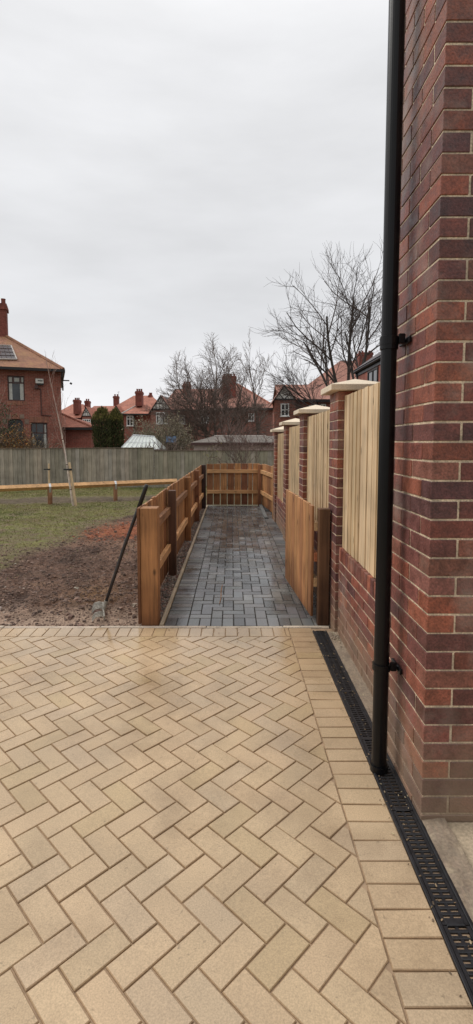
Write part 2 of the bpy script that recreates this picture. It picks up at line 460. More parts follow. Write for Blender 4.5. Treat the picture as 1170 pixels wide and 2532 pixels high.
# grey path
PX0, PX1, PY0, PY1 = -.562, .846, 4.094, 12.04
mb = MB(); W2 = .0965
x = PX0
while x < PX1-.02:
    block(mb, rect(x, min(x+W2,PX1), PY0, PY0+2*W2), gcol(), .0055, .003); x += W2
ys = PY0+2*W2; y = ys
while y < PY1-.03:
    block(mb, rect(PX0, PX0+2*W2, y, min(y+W2,PY1)), gcol(), .0055, .003)
    block(mb, rect(.66, PX1, y, min(y+W2,PY1)), gcol(), .0055, .003); y += W2
herring(mb, W2, 0, PX0+2*W2, ys, (PX0+2*W2, .66, ys, PY1), gcol, .0055, .003)
o = mb.build('path', M['grey_paver']); tag(o, kind='structure')
mb = MB(); mb.box(PX0, .90, PY0, PY1, -.12, -.007, (.03,.03,.031)); o = mb.build('path_bed', M['sand_joint']); tag(o, kind='structure')
# timber edging on the left of the path
mb = MB()
y = 4.096
for L in (2.4, 2.9, 2.64):
    mb.box(-.600, -.565, y, y+L-.006, -.10, .018, jit((.30,.235,.165), .08), .004); y += L
o = mb.build('timber_edging', M['bwood_y']); tag(o, 'long low timber edging board along left side of the grey block path', 'edging')
# raised slab strip at the far right of the path
mb = MB(); mb.box(.655, .725, 9.93, 12.0, -.03, .035, (.13,.13,.125), .006)
o = mb.build('edging_slab', M['concrete']); tag(o, 'grey concrete edging strip lying on the far right of the path', 'edging slab')
mb = MB(); mb.box(.735, .90, 11.0, 12.0, -.03, .02, (.028,.028,.028), .004)  # dark slab added in place of a dark recess
o = mb.build('dark_recess_slab', M['concrete']); tag(o, 'dark flat slab standing in for a dark recess in the far right corner of the path', 'recess slab')
# fallen twig on the path
mb = MB(); mb.tube([(-.10,5.28,.008),(-.108,5.05,.012),(-.104,4.85,.008),(-.114,4.65,.010)], [.004,.005,.005,.003], 5, (.30,.17,.10))
o = mb.build('twig', M['bark']); tag(o, 'thin brown stick lying on the grey block path', 'stick')

# drain channel
t = thing('drain_channel', 'black slotted drain channel at the foot of the brick wall', 'drain', (.711, 1.0, 0))
mb = MB(); XA, XB = .656, .768
mb.box(XA, XA+.012, -1.8, 3.99, -.08, .004, (1,1,1), .002); mb.box(XB-.012, XB, -1.8, 3.99, -.08, .004, (1,1,1), .002)
mb.box(XA+.012, XB-.012, -1.8, 3.99, -.09, -.045, (1,1,1)); mb.build('channel', M['cast_iron'], t)
y = 3.985; g0 = 0
while y > -1.7:
    mb = MB(); y2 = y - .5
    mb.box(XA+.014, XA+.026, y2+.004, y, -.03, .001, (1,1,1)); mb.box(XB-.026, XB-.014, y2+.004, y, -.03, .001, (1,1,1))
    yy = y2 + .004
    k = 0
    while yy < y:
        mb.box(XA+.026, XB-.026, yy, min(yy+(.011 if k else .024), y), -.028, .002, (1,1,1), .002); yy += .021 if k else .034; k += 1
    mb.box(.706, .716, y2+.004, y, -.026, -.0005, (1,1,1))
    mb.build('grate', M['cast_iron'], t); y -= .5
mb = MB()
def haunch():
    nx, ny = 8, 220
    for j in range(ny+1):
        for i in range(nx+1):
            x = .768 + (.86-.768)*i/nx; y = -1.8 + 5.75*j/ny
            z = .002 + .012*i/nx + .006*noise.noise((x*30, y*30, 0)) + .008*noise.noise((x*9, y*7, 3))
            mb.v.append((x, y, z))
    for j in range(ny):
        for i in range(nx):
            a = j*(nx+1)+i; q = noise.noise((i*.5, j*.35, 7))
            mb.face([a, a+1, a+nx+2, a+nx+1], jit(mixc((.30,.235,.165),(.20,.15,.11), .5+.5*q), .08))
haunch(); o = mb.build('concrete_haunch', M['concrete'], smooth=True); tag(o, kind='structure')
# mortar crumbs by the pillar foot
mb = MB()
for i in range(70):
    x = .815 + R.gauss(0,.015); y = 3.92 - abs(R.gauss(0,.10)); s = R.uniform(.002,.006)
    mb.box(x-s, x+s, y-s, y+s, .0, .012+s, jit((.36,.29,.21),.25), s*.4, Matrix.Translation((x,y,0)) @ Matrix.Rotation(R.uniform(0,3),4,'Z') @ Matrix.Translation((-x,-y,0)))
o = mb.build('mortar_crumbs', M['concrete']); tag(o, 'pale mortar crumbs scattered at the foot of the first pillar', 'crumbs', kind='stuff')

mb = MB()
for i in range(260):
    u = R.random(); y = R.uniform(.6, 4.0); x = R.uniform(.62,.80) if u < .9 else R.uniform(-2.0,.6)
    if u >= .9: y = 4.05-abs(R.gauss(0,.25))
    sz = R.uniform(.0015,.004); zb = .004 if x < .656 else .003
    mb.box(x-sz, x+sz*R.uniform(1,2.5), y-sz*.6, y+sz*.6, zb, zb+sz*.6, jit(R.choice(((.30,.22,.13),(.12,.08,.05),(.40,.32,.2),(.16,.11,.06))),.2), 0, Matrix.Translation((x,y,0)) @ Matrix.Rotation(R.uniform(0,3),4,'Z') @ Matrix.Translation((-x,-y,0)))
o = mb.build('grit', M['concrete']); tag(o, 'grit and leaf crumbs scattered along the drain and driveway edge', 'grit', kind='stuff')

# ------------------------------------------------------------------ modelled brickwork
BR = [(.25,.078,.048),(.20,.062,.044),(.15,.053,.044),(.115,.046,.044),(.29,.088,.050),(.18,.060,.046),(.235,.090,.062),(.20,.075,.058)]
MORT = (.64,.52,.37)
def brc(r=R): return jit(r.choice(BR), .16)
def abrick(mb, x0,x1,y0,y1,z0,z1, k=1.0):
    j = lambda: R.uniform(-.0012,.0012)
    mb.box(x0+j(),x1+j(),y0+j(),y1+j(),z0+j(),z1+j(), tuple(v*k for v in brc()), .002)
BL, BW, BH, JT = .216, .1035, .0668, .009
def pillar_shaft(mb, x0, y0, ztop, zbot=-.08):
    S = 2*BL - BL + BW + JT  # .3275
    z = ztop; k = 0
    mb.box(x0+.004, x0+S-.004, y0+.004, y0+S-.004, zbot, ztop-.001, MORT)
    while z > zbot:
        zb = max(z-BH, zbot)
        if k % 2 == 0:
            rs = ((0,BL,0,BW),(S-BW,S,0,BL),(S-BL,S,S-BW,S),(0,BW,S-BL,S))
        else:
            rs = ((BW+JT,S,0,BW),(S-BW,S,BW+JT,S),(0,BL,S-BW,S),(0,BW,0,BL))
        for a,b2,c,d2 in rs: abrick(mb, x0+a, x0+b2, y0+c, y0+d2, zb, z)
        z -= .075; k += 1
    return S

PY = [3.92, 5.79, 7.66, 9.53]; PXF = .818; ZU = [1.915, 1.845, 1.775, 1.707]
plabel = ['brick pillar with cream cap nearest the camera, beside the gate post',
          'second brick pillar from the camera along the wall, partly hidden by the open gate',
          'third brick pillar from the camera along the wall, under a cream pyramid cap',
          'farthest and lowest brick pillar with cream cap, near the corner of the brown fence']
for i in range(4):
    t = thing('brick_pillar', plabel[i], 'pillar', (PXF+.164, PY[i]+.164, 0), 'brick pillars along the path')
    mb = MB(); S = pillar_shaft(mb, PXF, PY[i], ZU[i]); mb.build('shaft', M['brick'], t)
    mb = MB(); oh = .066; a0, a1 = PXF-oh, PXF+S+oh; b0, b1 = PY[i]-oh, PY[i]+S+oh; z0 = ZU[i]+.002
    cx, cy = (a0+a1)/2, (b0+b1)/2; c = jit((1,1,1), .04); h = .048; e = .004
    lo = [(a0,b0),(a1,b0),(a1,b1),(a0,b1)]; li = inset(lo, e)
    v = [(p[0],p[1],z0) for p in li]+[(p[0],p[1],z0+e) for p in lo]+[(p[0],p[1],z0+h-e) for p in lo]+[(p[0],p[1],z0+h) for p in li]
    mb.v += v + [(cx,cy,z0+h+.062)]
    mb.face([3,2,1,0], c)
    for k in range(4):
        j = (k+1)%4
        for q in range(3): mb.face([q*4+k, q*4+j, q*4+4+j, q*4+4+k], c)
        mb.face([12+k, 12+j, 16], c)
    mb.build('cap', M['stone'], t)
# dwarf walls with brick-on-edge coping, and board panels on top
ZD = [.705, .635, .565, .495]; DX = .842
spans = [(2.49, PY[0])] + [(PY[i]+.3275, PY[i+1]) for i in range(3)]
wl = ['low brick wall between the downpipe and the first pillar', 'low brick wall behind the open gate, between first and second pillars',
      'low brick wall between second and third pillars', 'low brick wall between third and fourth pillars']
pl = ['pale vertical board panel between downpipe and first pillar, widest in view', 'pale board panel between first and second pillars behind the gate',
      'pale board panel between second and third pillars', 'narrow looking pale board panel between third and fourth pillars']
for i, (ya, yb) in enumerate(spans):
    ya += .002; yb -= .002
    t = thing('dwarf_wall', wl[i], 'brick wall', (DX+.1, (ya+yb)/2, 0), 'low brick walls between the pillars')
    zt = ZD[i]
    mb = MB(); mb.box(DX+.004, DX+.211, ya, yb, zt-BW-.001, zt-.005, MORT)
    y = ya; n = round((yb-ya)/.075); p = (yb-ya)/n
    for k in range(n): abrick(mb, DX, DX+.215, ya+k*p+.005, ya+(k+1)*p-.005, zt-BW, zt)
    mb.build('coping', M['brick'], t)
    mb = MB(); zb = zt-BW-JT; mb.box(DX+.004, DX+.211, ya, yb, -.08, zb+JT-.001, MORT)
    k = 0
    while zb > -.06:
        y = ya - (0 if k % 2 else .1125)
        while y < yb:
            a, b2 = max(y, ya), min(y+BL, yb)
            if b2-a > .02: abrick(mb, DX, DX+BW, a, b2, max(zb-BH,-.08), zb); abrick(mb, DX+BW+JT, DX+.215, a, b2, max(zb-BH,-.08), zb)
            y += BL+JT
        zb -= .075; k += 1
    mb.build('wall', M['brick'], t)
    # panel
    t = thing('fence_panel', pl[i], 'fence panel', (.875, (ya+yb)/2, zt), 'pale board panels between the pillars')
    ztop = ZU[i]-.038; mb = MB(); y = ya+.004; k = 0
    while y < yb-.012:
        wdt = R.uniform(.082,.112); b2 = min(y+wdt, yb-.004); c = jit((.66,.49,.30), .12)
        if R.random() < .2: c = jit((.55,.39,.23), .08)
        # feather edge board: thick edge towards the camera
        x0 = .862 + R.uniform(-.003,.003); zz = ztop+R.uniform(-.004,.004)
        pts = [(x0, y),(x0+.0045, b2),(x0+.020, b2),(x0+.024, y)]
        mb.prism(pts, 'z', zt+.002, zz, c); y = b2 + R.choice((-.001,.002,.004)); k += 1
    mb.build('boards', M['pale_z'], t, fixn=True)
    mb = MB()
    for z in (zt+.2, (zt+ztop)/2, ztop-.2): mb.box(.888, .93, ya+.004, yb-.004, z-.04, z+.04, jit((.55,.39,.21),.1), .004)
    mb.build('rail', M['pale_z'], t)

# near house corner
t = thing('brick_house', 'dark red brick house corner filling the right edge of the view', 'house', (1.6, 2.2, 0))
HX, HY, HYE, HXE, HT = .766, 1.93, 2.487, 3.4, 5.0
mb = MB(); mb.box(HX+.004, HXE-.004, HY+.004, HYE-.004, -.08, HT, MORT)
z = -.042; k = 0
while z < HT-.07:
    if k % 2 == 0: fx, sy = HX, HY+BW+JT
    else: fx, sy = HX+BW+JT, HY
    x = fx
    while x < HXE: abrick(mb, x, min(x+BL,HXE), HY, HY+BW, z, z+BH, .78); x += BL+JT  # front run darkened: shade of this face put into the brick colour
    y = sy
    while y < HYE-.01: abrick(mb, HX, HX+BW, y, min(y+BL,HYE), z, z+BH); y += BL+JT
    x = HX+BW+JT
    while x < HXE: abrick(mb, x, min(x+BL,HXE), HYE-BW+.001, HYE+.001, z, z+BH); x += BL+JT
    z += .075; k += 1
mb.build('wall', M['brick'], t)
mb = MB(); mb.prism([(HY-.25,HT-.02),(HYE+.25,HT-.02),(HYE+.25,HT+.05),((HY+HYE)/2,HT+.5),(HY-.25,HT+.05)], 'x', HX-.2, HXE+.2, (1,1,1)); mb.build('roof', M['roof_brown'], t, fixn=True)
# downpipe
t = thing('downpipe', 'black round plastic downpipe fixed to the brick house corner', 'downpipe', (.686, 2.25, 0))
cx, cy = .688, 2.25
mb = MB(); mb.tube([(cx,cy,.0),(cx,cy,1.985),], .034, 24); mb.tube([(cx,cy,1.93),(cx,cy,1.985),(cx,cy,1.987)], [.039,.039,.034], 24)
mb.tube([(cx,cy,.0),(cx,cy,.03)], .041, 24); mb.tube([(cx,cy,1.985),(cx,cy,HT-.2),(cx+.02,cy,HT-.05)], .034, 24); mb.build('pipe', M['black_plastic'], t, smooth=False)
for z in (.50, 1.965, 3.7):
    mb = MB(); mb.tube([(cx,cy,z-.015),(cx,cy,z+.015)], .0405, 24)
    mb.box(cx+.03, HX, cy-.008, cy+.008, z-.011, z+.011, (1,1,1), .002)
    mb.box(HX-.014, HX-.001, cy-.062, cy+.062, z-.013, z+.013, (1,1,1), .003)
    mb.box(cx+.034, cx+.062, cy-.030, cy-.016, z-.012, z+.03, (1,1,1), .003)
    mb.build('bracket', M['black_plastic'], t)
for p in [o for o in C.objects if o.name.startswith(('pipe','bracket'))]:
    pass

# ------------------------------------------------------------------ brown timber fences
BWN = [(.40,.195,.08),(.31,.14,.058),(.45,.225,.095),(.23,.10,.044)]
def bw(): return jit(R.choice(BWN), .12)
def fx(y): return -.775 + (.075)*(y-4.1)/7.9     # outer face line of the boards
# left run
t = thing('timber_fence', 'brown low board fence with posts along the left side of the path', 'fence', (-.7, 8, 0), 'brown low board fences around the path')
PF = [(4.105,.141,-.7515,.985),(5.70,.085,-.722,.975),(7.72,.085,-.716,.985),(9.62,.082,-.705,.975),(11.48,.10,-.69,1.0)]
for k, (y, s, x0, zt) in enumerate(PF):
    mb = MB(); c = jit((.36,.172,.070) if k in (0,2) else (.125,.062,.038) if k in (1,4) else (.25,.105,.052), .05)
    if k == 4: c = (.055,.030,.024)
    mb.box(x0, x0+s, y, y+s, -.15, zt, c, .004); mb.build('post', M['bwood_z'], t)
for (a, b2) in zip(PF[:-1], PF[1:]):
    ya, yb = a[0]+a[1], b2[0]
    for z in (.28, .705):
        mb = MB(); xa, xb = fx(ya)+.024, fx(yb)+.024
        sh = Matrix(((1,(xb-xa)/(yb-ya),0,0),(0,1,0,0),(0,0,1,0),(0,0,0,1)))
        mb.box(0, .044, 0.001, yb-ya-.001, z, z+.085, jit((.60,.33,.15) if z < .6 else (.28,.14,.07), .08), .004, Matrix.Translation((xa,ya,0)) @ sh)
        mb.build('rail', M['bwood_y'], t)
mb = MB(); y = 4.10
while y < 11.55:
    wdt = R.uniform(.118,.128); x = fx(y); c = bw()
    mb.box(x+R.uniform(-.002,.002), x+.021, y, y+wdt, .015, .99+R.uniform(-.008,.008), c, .0025)
    y += wdt + R.uniform(.010,.022)
mb.build('board_panel', M['bwood_z'], t)
# end run
t = thing('timber_fence', 'brown low board fence with gaps closing the far end of the path', 'fence', (0, 12.1, 0), 'brown low board fences around the path')
mb = MB(); mb.box(.63, .72, 12.0, 12.09, -.15, .985, jit((.34,.155,.075),.05), .004); mb.build('post', M['bwood_z'], t)
for z in (.285, .775):
    mb = MB(); mb.box(-.585, .628, 12.045, 12.088, z, z+.085, jit((.54,.30,.135),.06), .004); mb.build('rail', M['bwood_x'], t)
mb = MB(); x = -.60
while x < .62:
    wdt = R.uniform(.148,.156) if not .38 < x < .42 else .10
    c = bw() if R.random() < .7 else jit((.24,.10,.05), .1)
    mb.box(x, x+wdt, 12.092, 12.113, .01, 1.0+R.uniform(-.006,.008), c, .003); x += wdt + R.uniform(.010,.018)
mb.build('board_panel', M['bwood_z'], t)
# angled run from the end post back to the last pillar
t = thing('timber_fence', 'short brown board fence angled between end post and last brick pillar', 'fence', (.8, 11.1, 0), 'brown low board fences around the path')
A = Vector((.72, 12.06)); B = Vector((.95, 9.90)); dirv = (B-A).normalized(); L = (B-A).length
ang = atan2(dirv.y, dirv.x); MX = Matrix.Translation((A.x, A.y, 0)) @ Matrix.Rotation(ang, 4, 'Z')
mb = MB(); u = .02
while u < L:
    wdt = R.uniform(.145,.155); mb.box(u, min(u+wdt,L), .002, .022, .01, 1.0+R.uniform(-.006,.008), bw(), .003, MX); u += wdt+.012
mb.build('board_panel', M['bwood_z'], t)
for z in (.285,.775):
    mb = MB(); mb.box(.02, L, -.044, -.001, z, z+.085, jit((.54,.30,.135),.06), .004, MX); mb.build('rail', M['bwood_y'], t)
mb = MB(); mb.box(L-.09, L, -.135, -.046, -.1, 1.06, jit((.45,.25,.12),.06), .004, MX); mb.build('post', M['bwood_z'], t)

# gate
t = thing('garden_gate', 'brown boarded garden gate standing open against the pillars', 'gate', (.69, 4.174, 0))
A = Vector((.690, 4.174)); B = Vector((.602, 5.397)); dirv = (B-A).normalized(); L = (B-A).length
MX = Matrix.Translation((A.x, A.y, 0)) @ Matrix.Rotation(atan2(dirv.y, dirv.x), 4, 'Z')   # local y < 0 is towards the wall
mb = MB(); u = 0; nb = 10
for k in range(nb):
    mb.box(u+.004, u+L/nb-.007, 0+R.uniform(0,.004), .023, .055, 1.0+.02*k/nb+R.uniform(-.004,.004), jit((.47,.235,.10) if k % 3 else (.38,.18,.08), .10), .003, MX); u += L/nb
mb.build('board_panel', M['bwood_z'], t)
for z, c in ((.785,(.55,.36,.19)),(.525,(.45,.16,.075)),(.31,(.58,.37,.19))):
    mb = MB(); mb.box(-.004, L-.02, -.040, -.001, z, z+.075, c, .003, MX); mb.build('rail', M['bwood_y'], t)
for z in (.33,.80):
    mb = MB(); mb.box(-.006,.30,-.046,-.041, z, z+.035,(1,1,1),.001,MX); mb.build('hinge', M['black_paint'], t)
mb = MB(); mb.box(.717, .807, 4.096, 4.186, -.15, .98, (.135,.070,.036), .004)
o = mb.build('gate_post', M['bwood_z']); tag(o, 'dark brown square gate post in front of the first brick pillar', 'gate post')

# rake leaning on the fence
t = thing('garden_rake', 'garden rake with dark handle leaning on the brown fence', 'rake', (-1.13, 4.36, 0))
h0 = Vector((-1.125, 4.37, .075)); h1 = Vector((PX(362,1202,4.26), 4.26, PZ(362,1202,4.26)))
mb = MB(); mid = h0.lerp(h1,.5)+Vector((-.008,0,.0))
mb.tube([h0, h0.lerp(h1,.25)+Vector((-.004,0,0)), mid, h0.lerp(h1,.75)+Vector((-.004,0,0)), h1], [.0135,.0145,.015,.015,.0155], 10); mb.build('handle', M['rake_handle'], t, smooth=True)
gs = h0.lerp(h1, .82); mb = MB(); mb.tube([gs, gs.lerp(h1,.9), h1+ (h1-h0).normalized()*.012], [.018,.0185,.017], 10); mb.build('grip', M['rubber'], t, smooth=True)
mb = MB()
ra_, rb_ = Vector((-1.184, 4.552, .04)), Vector((-1.075, 4.167, .04)); rd = (rb_-ra_); rl = rd.length; rd.normalize(); side = Vector((-rd.y, rd.x, 0)); side = side if side.x < 0 else -side
mb.box(0, rl, -.006, .006, -.018, .022, (1,1,1), .004, Matrix.Translation(ra_) @ Matrix.Rotation(atan2(rd.y, rd.x), 4, 'Z'))
mb.tube([ra_.lerp(rb_,.5), h0.lerp(h1,.05)], [.017,.0185], 10)
for k in range(12):
    if k in (6,7): continue
    q = ra_ + rd*(.008+(rl-.016)*k/11)
    mb.tube([q+Vector((0,0,.012)), q+side*.035+Vector((0,0,.022)), q+side*.075+Vector((0,0,.014)), q+side*.10+Vector((0,0,-.02))], [.0058,.0058,.0052,.0035], 5)
mb.build('head', M['rake_head'], t)

# knee rail
t = thing('knee_rail', 'low timber knee rail on short posts across the grass', 'rail fence', (-3.4, 12.6, 0))
ra = Vector((-7.2, 10.72, .435)); rb = Vector((-1.50, 13.74, .45))
dv = (rb-ra); Lr = dv.length; dv.normalize(); nrm = Vector((-dv.y, dv.x, 0)).normalized()
mb = MB(); s = .072
ring = [Vector((0,0,s)), nrm*s, Vector((0,0,-s)), -nrm*s]
b0 = len(mb.v)
for k in range(2):
    for q in ring: mb.v.append(tuple((ra if k == 0 else rb)+q))
for k in range(4):
    j = (k+1)%4; mb.face([k, j, 4+j, 4+k], (.62,.36,.165))
mb.face([0,1,2,3], (.6,.36,.18)); mb.face([7,6,5,4], (.6,.36,.18))
mb.build('rail', M['bwood_x'], t, fixn=True)
for (px, Yq) in ((160, 12.2), (303, 12.95), (-60, 11.2)):
    u = (Yq-ra.y)/(rb.y-ra.y); q = ra.lerp(rb, u); mb = MB()
    mb.box(q.x-.043, q.x+.043, q.y-.043, q.y+.043, -.2, q.z-.03, jit((.52,.28,.15),.1), .004); mb.build('post', M['bwood_z'], t)
    mb = MB()
    for sgn in (1,-1):
        pts = [q-dv*.025+Vector((0,0,s+.003)), q+dv*.025+Vector((0,0,s+.003)), q+dv*.025+nrm*sgn*(s+.003), q-dv*.025+nrm*sgn*(s+.003)]
        mb.poly(pts if sgn < 0 else pts[::-1])
        p2 = [q-dv*.025+nrm*sgn*(s+.003), q+dv*.025+nrm*sgn*(s+.003), q+dv*.025+nrm*sgn*.054+Vector((0,0,-.14)), q-dv*.025+nrm*sgn*.054+Vector((0,0,-.14))]
        mb.poly(p2 if sgn < 0 else p2[::-1])
    mb.build('strap', M['steel'], t)

# ------------------------------------------------------------------ garden ground
def clampf(v,a=0,b=1): return max(a,min(b,v))
def sstep(a,b,x): t = clampf((x-a)/(b-a)); return t*t*(3-2*t)
def soilness(x, y):
    n = noise.fractal((x*.9, y*.9, 2.1), 1, 2, 4)
    edge = max(5.4, min(11.5, 11.0 + (x+2.0)*6.2))
    s = 1 - sstep(-1.2, 3.0, y - edge + n*1.8)
    band = sstep(12.35,12.75,y - (x+3.5)*.22 + n*.15)*(1-sstep(13.5,14.6,y-(x+3.5)*.22+n*.5))
    return max(s, band*.9)
def terr(x, y):
    s = soilness(x, y)
    z = .02*noise.noise((x*.5, y*.5, 1))
    near = sstep(4.09, 4.5, y)
    z += s*(.030*noise.fractal((x*4, y*4, 0), .8, 2, 3) + .030*noise.noise((x*11, y*11, 5)) + .020*abs(noise.noise((x*24, y*24, 9))) + .010*noise.noise((x*50,y*50,2)))*(.25+.75*near)
    z += (1-s)*.010*noise.noise((x*9, y*9, 4))
    z += .02*near
    z += -.12*sstep(13, 18, y)
    if x > -1.3: z = z*(1-.4*sstep(-1.3,-.8,x))
    if x > -.78: z = min(z, .01)-.012
    return z - .006
mb = MB(); nx, ny = 250, 420
xs = [-.602 - 13.4*(i/nx)**1.9 for i in range(nx+1)]; ys = [4.094 + 15.9*(j/ny)**1.75 for j in range(ny+1)]
for y in ys:
    for x in xs: mb.v.append((x, y, terr(x, y)))
for j in range(ny):
    for i in range(nx):
        x = (xs[i]+xs[i+1])/2; y = (ys[j]+ys[j+1])/2
        s = soilness(x, y); n1 = noise.noise((x*1.7,y*1.7,0)); n2 = noise.noise((x*6,y*6,3)); n3 = noise.noise((x*22,y*22,8))
        c = mixc((.070,.044,.034), (.205,.122,.087), clampf(.42+.9*n1+.4*n2))
        c = mixc(c, (.195,.13,.095), clampf(.5*n3+.2*n2))
        c = mixc(c, (.040,.029,.023), clampf(-1.1*n3-.1))
        c = mixc(c, (.36,.26,.195), (1-sstep(4.12,4.7,y+.25*n1))*.85)
        if y > 11.5: c = mixc(c, (.082,.062,.052), .8)
        tr = math.exp(-(((x+1.75)/.85)**2+((y-8.5)/.85)**2)*1.2)
        c = mixc(c, (.27,.098,.052), clampf((tr*1.9+n2*1.1+n3*.8-.55)*(tr > .08), 0, .92))
        t2 = math.exp(-(((x+1.35)/.3)**2+((y-4.9)/.35)**2)); c = mixc(c, (.25,.15,.075), t2*.5)
        ol = mixc((.20,.165,.095),(.135,.11,.07), .5+.5*n2)
        lf = (1-s)**.5 if s < .98 else 0; c = mixc(c, ol, clampf(lf*.9+n1*.2+n2*.25-.05))
        g = mixc((.175,.165,.06),(.12,.15,.042), clampf(.5+.8*n1+.4*n2)); g = mixc(g,(.165,.125,.08), clampf(.5+n2*1.1+n1*.6))
        col = mixc(g, c, s)
        b = j*(nx+1)+i; mb.face([b+1, b, b+nx+1, b+nx+2], col)
m, nt2, b2 = new_mat('garden_ground')
f = noise_tex(nt2, 60, detail=4); k = noise_tex(nt2, 9, detail=5, rough=.65)
out = mul(nt2, attr(nt2), ramp(nt2, f, ((.28,.55),(.72,1.4)))); out = mul(nt2, out, ramp(nt2, k, ((.3,.7),(.7,1.25))))
nt2.links.new(out, b2.inputs['Base Color']); b2.inputs['Roughness'].default_value = .85; b2.inputs['Specular IOR Level'].default_value = .12; bump(nt2, b2, f, .6, .02)
M['soil'] = m
o = mb.build('garden_soil', m, smooth=True); tag(o, kind='structure')
# outlying ground
mb = MB(); S = 2500
mb.poly([(-S,-S,-.35),(S,-S,-.35),(S,S,-.35),(-S,S,-.35)])
m, nt2, b2 = new_mat('far_ground'); n = noise_tex(nt2, .35, detail=6); nt2.links.new(ramp(nt2, n, ((.3,(.07,.075,.035)),(.7,(.14,.12,.07)))), b2.inputs['Base Color']); b2.inputs['Roughness'].default_value = .9
M['far_ground'] = m
o = mb.build('ground', m); tag(o, kind='structure')
mb = MB(); mb.box(1.06, 5.9, 2.5, 17.7, -.3, -.03); mb.box(-.6, 1.06, 12.12, 17.7, -.3, -.03); o = mb.build('lawn', m); tag(o, kind='structure')
mb = MB(); mb.box(.86, 5.9, -1.8, 1.925, -.3, -.002, (.45,.36,.25)); o = mb.build('side_apron', M['concrete']); tag(o, kind='structure')

# clods and pebbles on the soil, gravel strip by the path
def stone(mb, x, y, z, s, col):
    b = len(mb.v); a0 = R.uniform(0,6.28); fl = R.uniform(.45,.85)
    n = 5
    for k in range(n):
        a = a0+2*pi*k/n; r = s*R.uniform(.7,1.25); mb.v.append((x+cos(a)*r, y+sin(a)*r, z-s*.2))
    for k in range(n):
        a = a0+2*pi*k/n+.3; r = s*R.uniform(.5,.95); mb.v.append((x+cos(a)*r, y+sin(a)*r, z+s*fl*R.uniform(.5,.9)))
    mb.v.append((x+R.uniform(-.2,.2)*s, y+R.uniform(-.2,.2)*s, z+s*fl))
    for k in range(n):
        j = (k+1)%n; mb.face([b+k,b+j,b+n+j,b+n+k], col); mb.face([b+n+k,b+n+j,b+2*n], col)
mb = MB(); cnt = 0
while cnt < 26000:
    y = 4.12 + 7.5*R.random()**1.7; x = -.79 - (1.2+.42*y)*R.random()**.9
    if R.random() > soilness(x, y)*(.15+.85*sstep(4.2,4.75,y)): continue
    s = min(.034, .003 + R.expovariate(1/.0045)); base = mixc((.085,.056,.043),(.225,.145,.108), R.random()**1.2)
    if R.random() < .008: base = (.40,.35,.30); s *= .8
    tr = math.exp(-(((x+1.75)/.85)**2+((y-8.5)/.85)**2)*1.2)
    if R.random() < tr: base = (.30,.10,.05)
    stone(mb, x, y, terr(x,y), s, jit(base,.2)); cnt += 1
o = mb.build('soil_clods', M['bark']); tag(o, 'loose brown clods and small stones on the dug soil', 'soil clods', kind='stuff')
mb = MB()
for i in range(2600):
    y = 4.2+7.6*R.random()**1.3; x = R.uniform(-.735,-.606); s = R.uniform(.006,.019)
    stone(mb, x, y, terr(x,y)+R.uniform(0,.006), s, jit(R.choice(((.15,.12,.10),(.10,.085,.075),(.22,.17,.14),(.17,.09,.07))),.25))
o = mb.build('gravel_strip', M['bark']); tag(o, 'dark gravel in the strip between brown fence and path edging', 'gravel', kind='stuff')
for (x,y,s,c,lb) in ((-.90,4.62,.035,(.33,.27,.21),'pale broken stone on the soil beside the front fence post'),(-1.62,5.15,.026,(.42,.38,.31),'small flat pale stone on the soil up from the rake head')):
    mb = MB(); stone(mb, x, y, terr(x,y), s, c); stone(mb, x+s*.6, y+.01, terr(x,y), s*.6, jit(c,.1)); o = mb.build('stone', M['concrete']); tag(o, lb, 'stone')

# grass blades
def grass():
    V = []; F = []; cols = []; n = 0; rr = random.Random(5)
    while n < 64000:
        y = 5.2 + 12.7*rr.random()**.8; x = -.85 - (1.0+.5*y)*rr.random()
        s = soilness(x, y); pk = (1-s)**2.2*(.35+.65*sstep(-.35,.4,noise.noise((x*2.3,y*2.3,21))+.35*noise.noise((x*7,y*7,4))+.3*sstep(8.5,10.5,y)))
        if y < 9: pk *= .75
        if rr.random() > pk + .012: continue
        z = terr(x, y); h = rr.uniform(.012,.034)*(1.7 if y > 16.8 else 1); a = rr.uniform(0,6.28); wv = rr.uniform(.003,.007)
        lx, ly = rr.gauss(0,.6)*h, rr.gauss(0,.6)*h
        b = len(V); V += [(x-cos(a)*wv, y-sin(a)*wv, z-.003),(x+cos(a)*wv, y+sin(a)*wv, z-.003),(x+lx, y+ly, z+h)]
        F.append((b,b+1,b+2)); q = rr.random(); g = noise.noise((x*.8,y*.8,11))
        c = mixc((.14,.165,.045),(.28,.245,.105), clampf(q*.8+.2-g*.8)); c = mixc(c, (.09,.135,.04), clampf(g*1.0)); cols.append(c); n += 1
    mb = MB(); mb.v = V; mb.f = [list(f) for f in F]; mb.c = cols; return mb
o = grass().build('grass', M['leaf']); tag(o, 'short worn green and straw coloured grass beyond the soil', 'grass', kind='stuff')

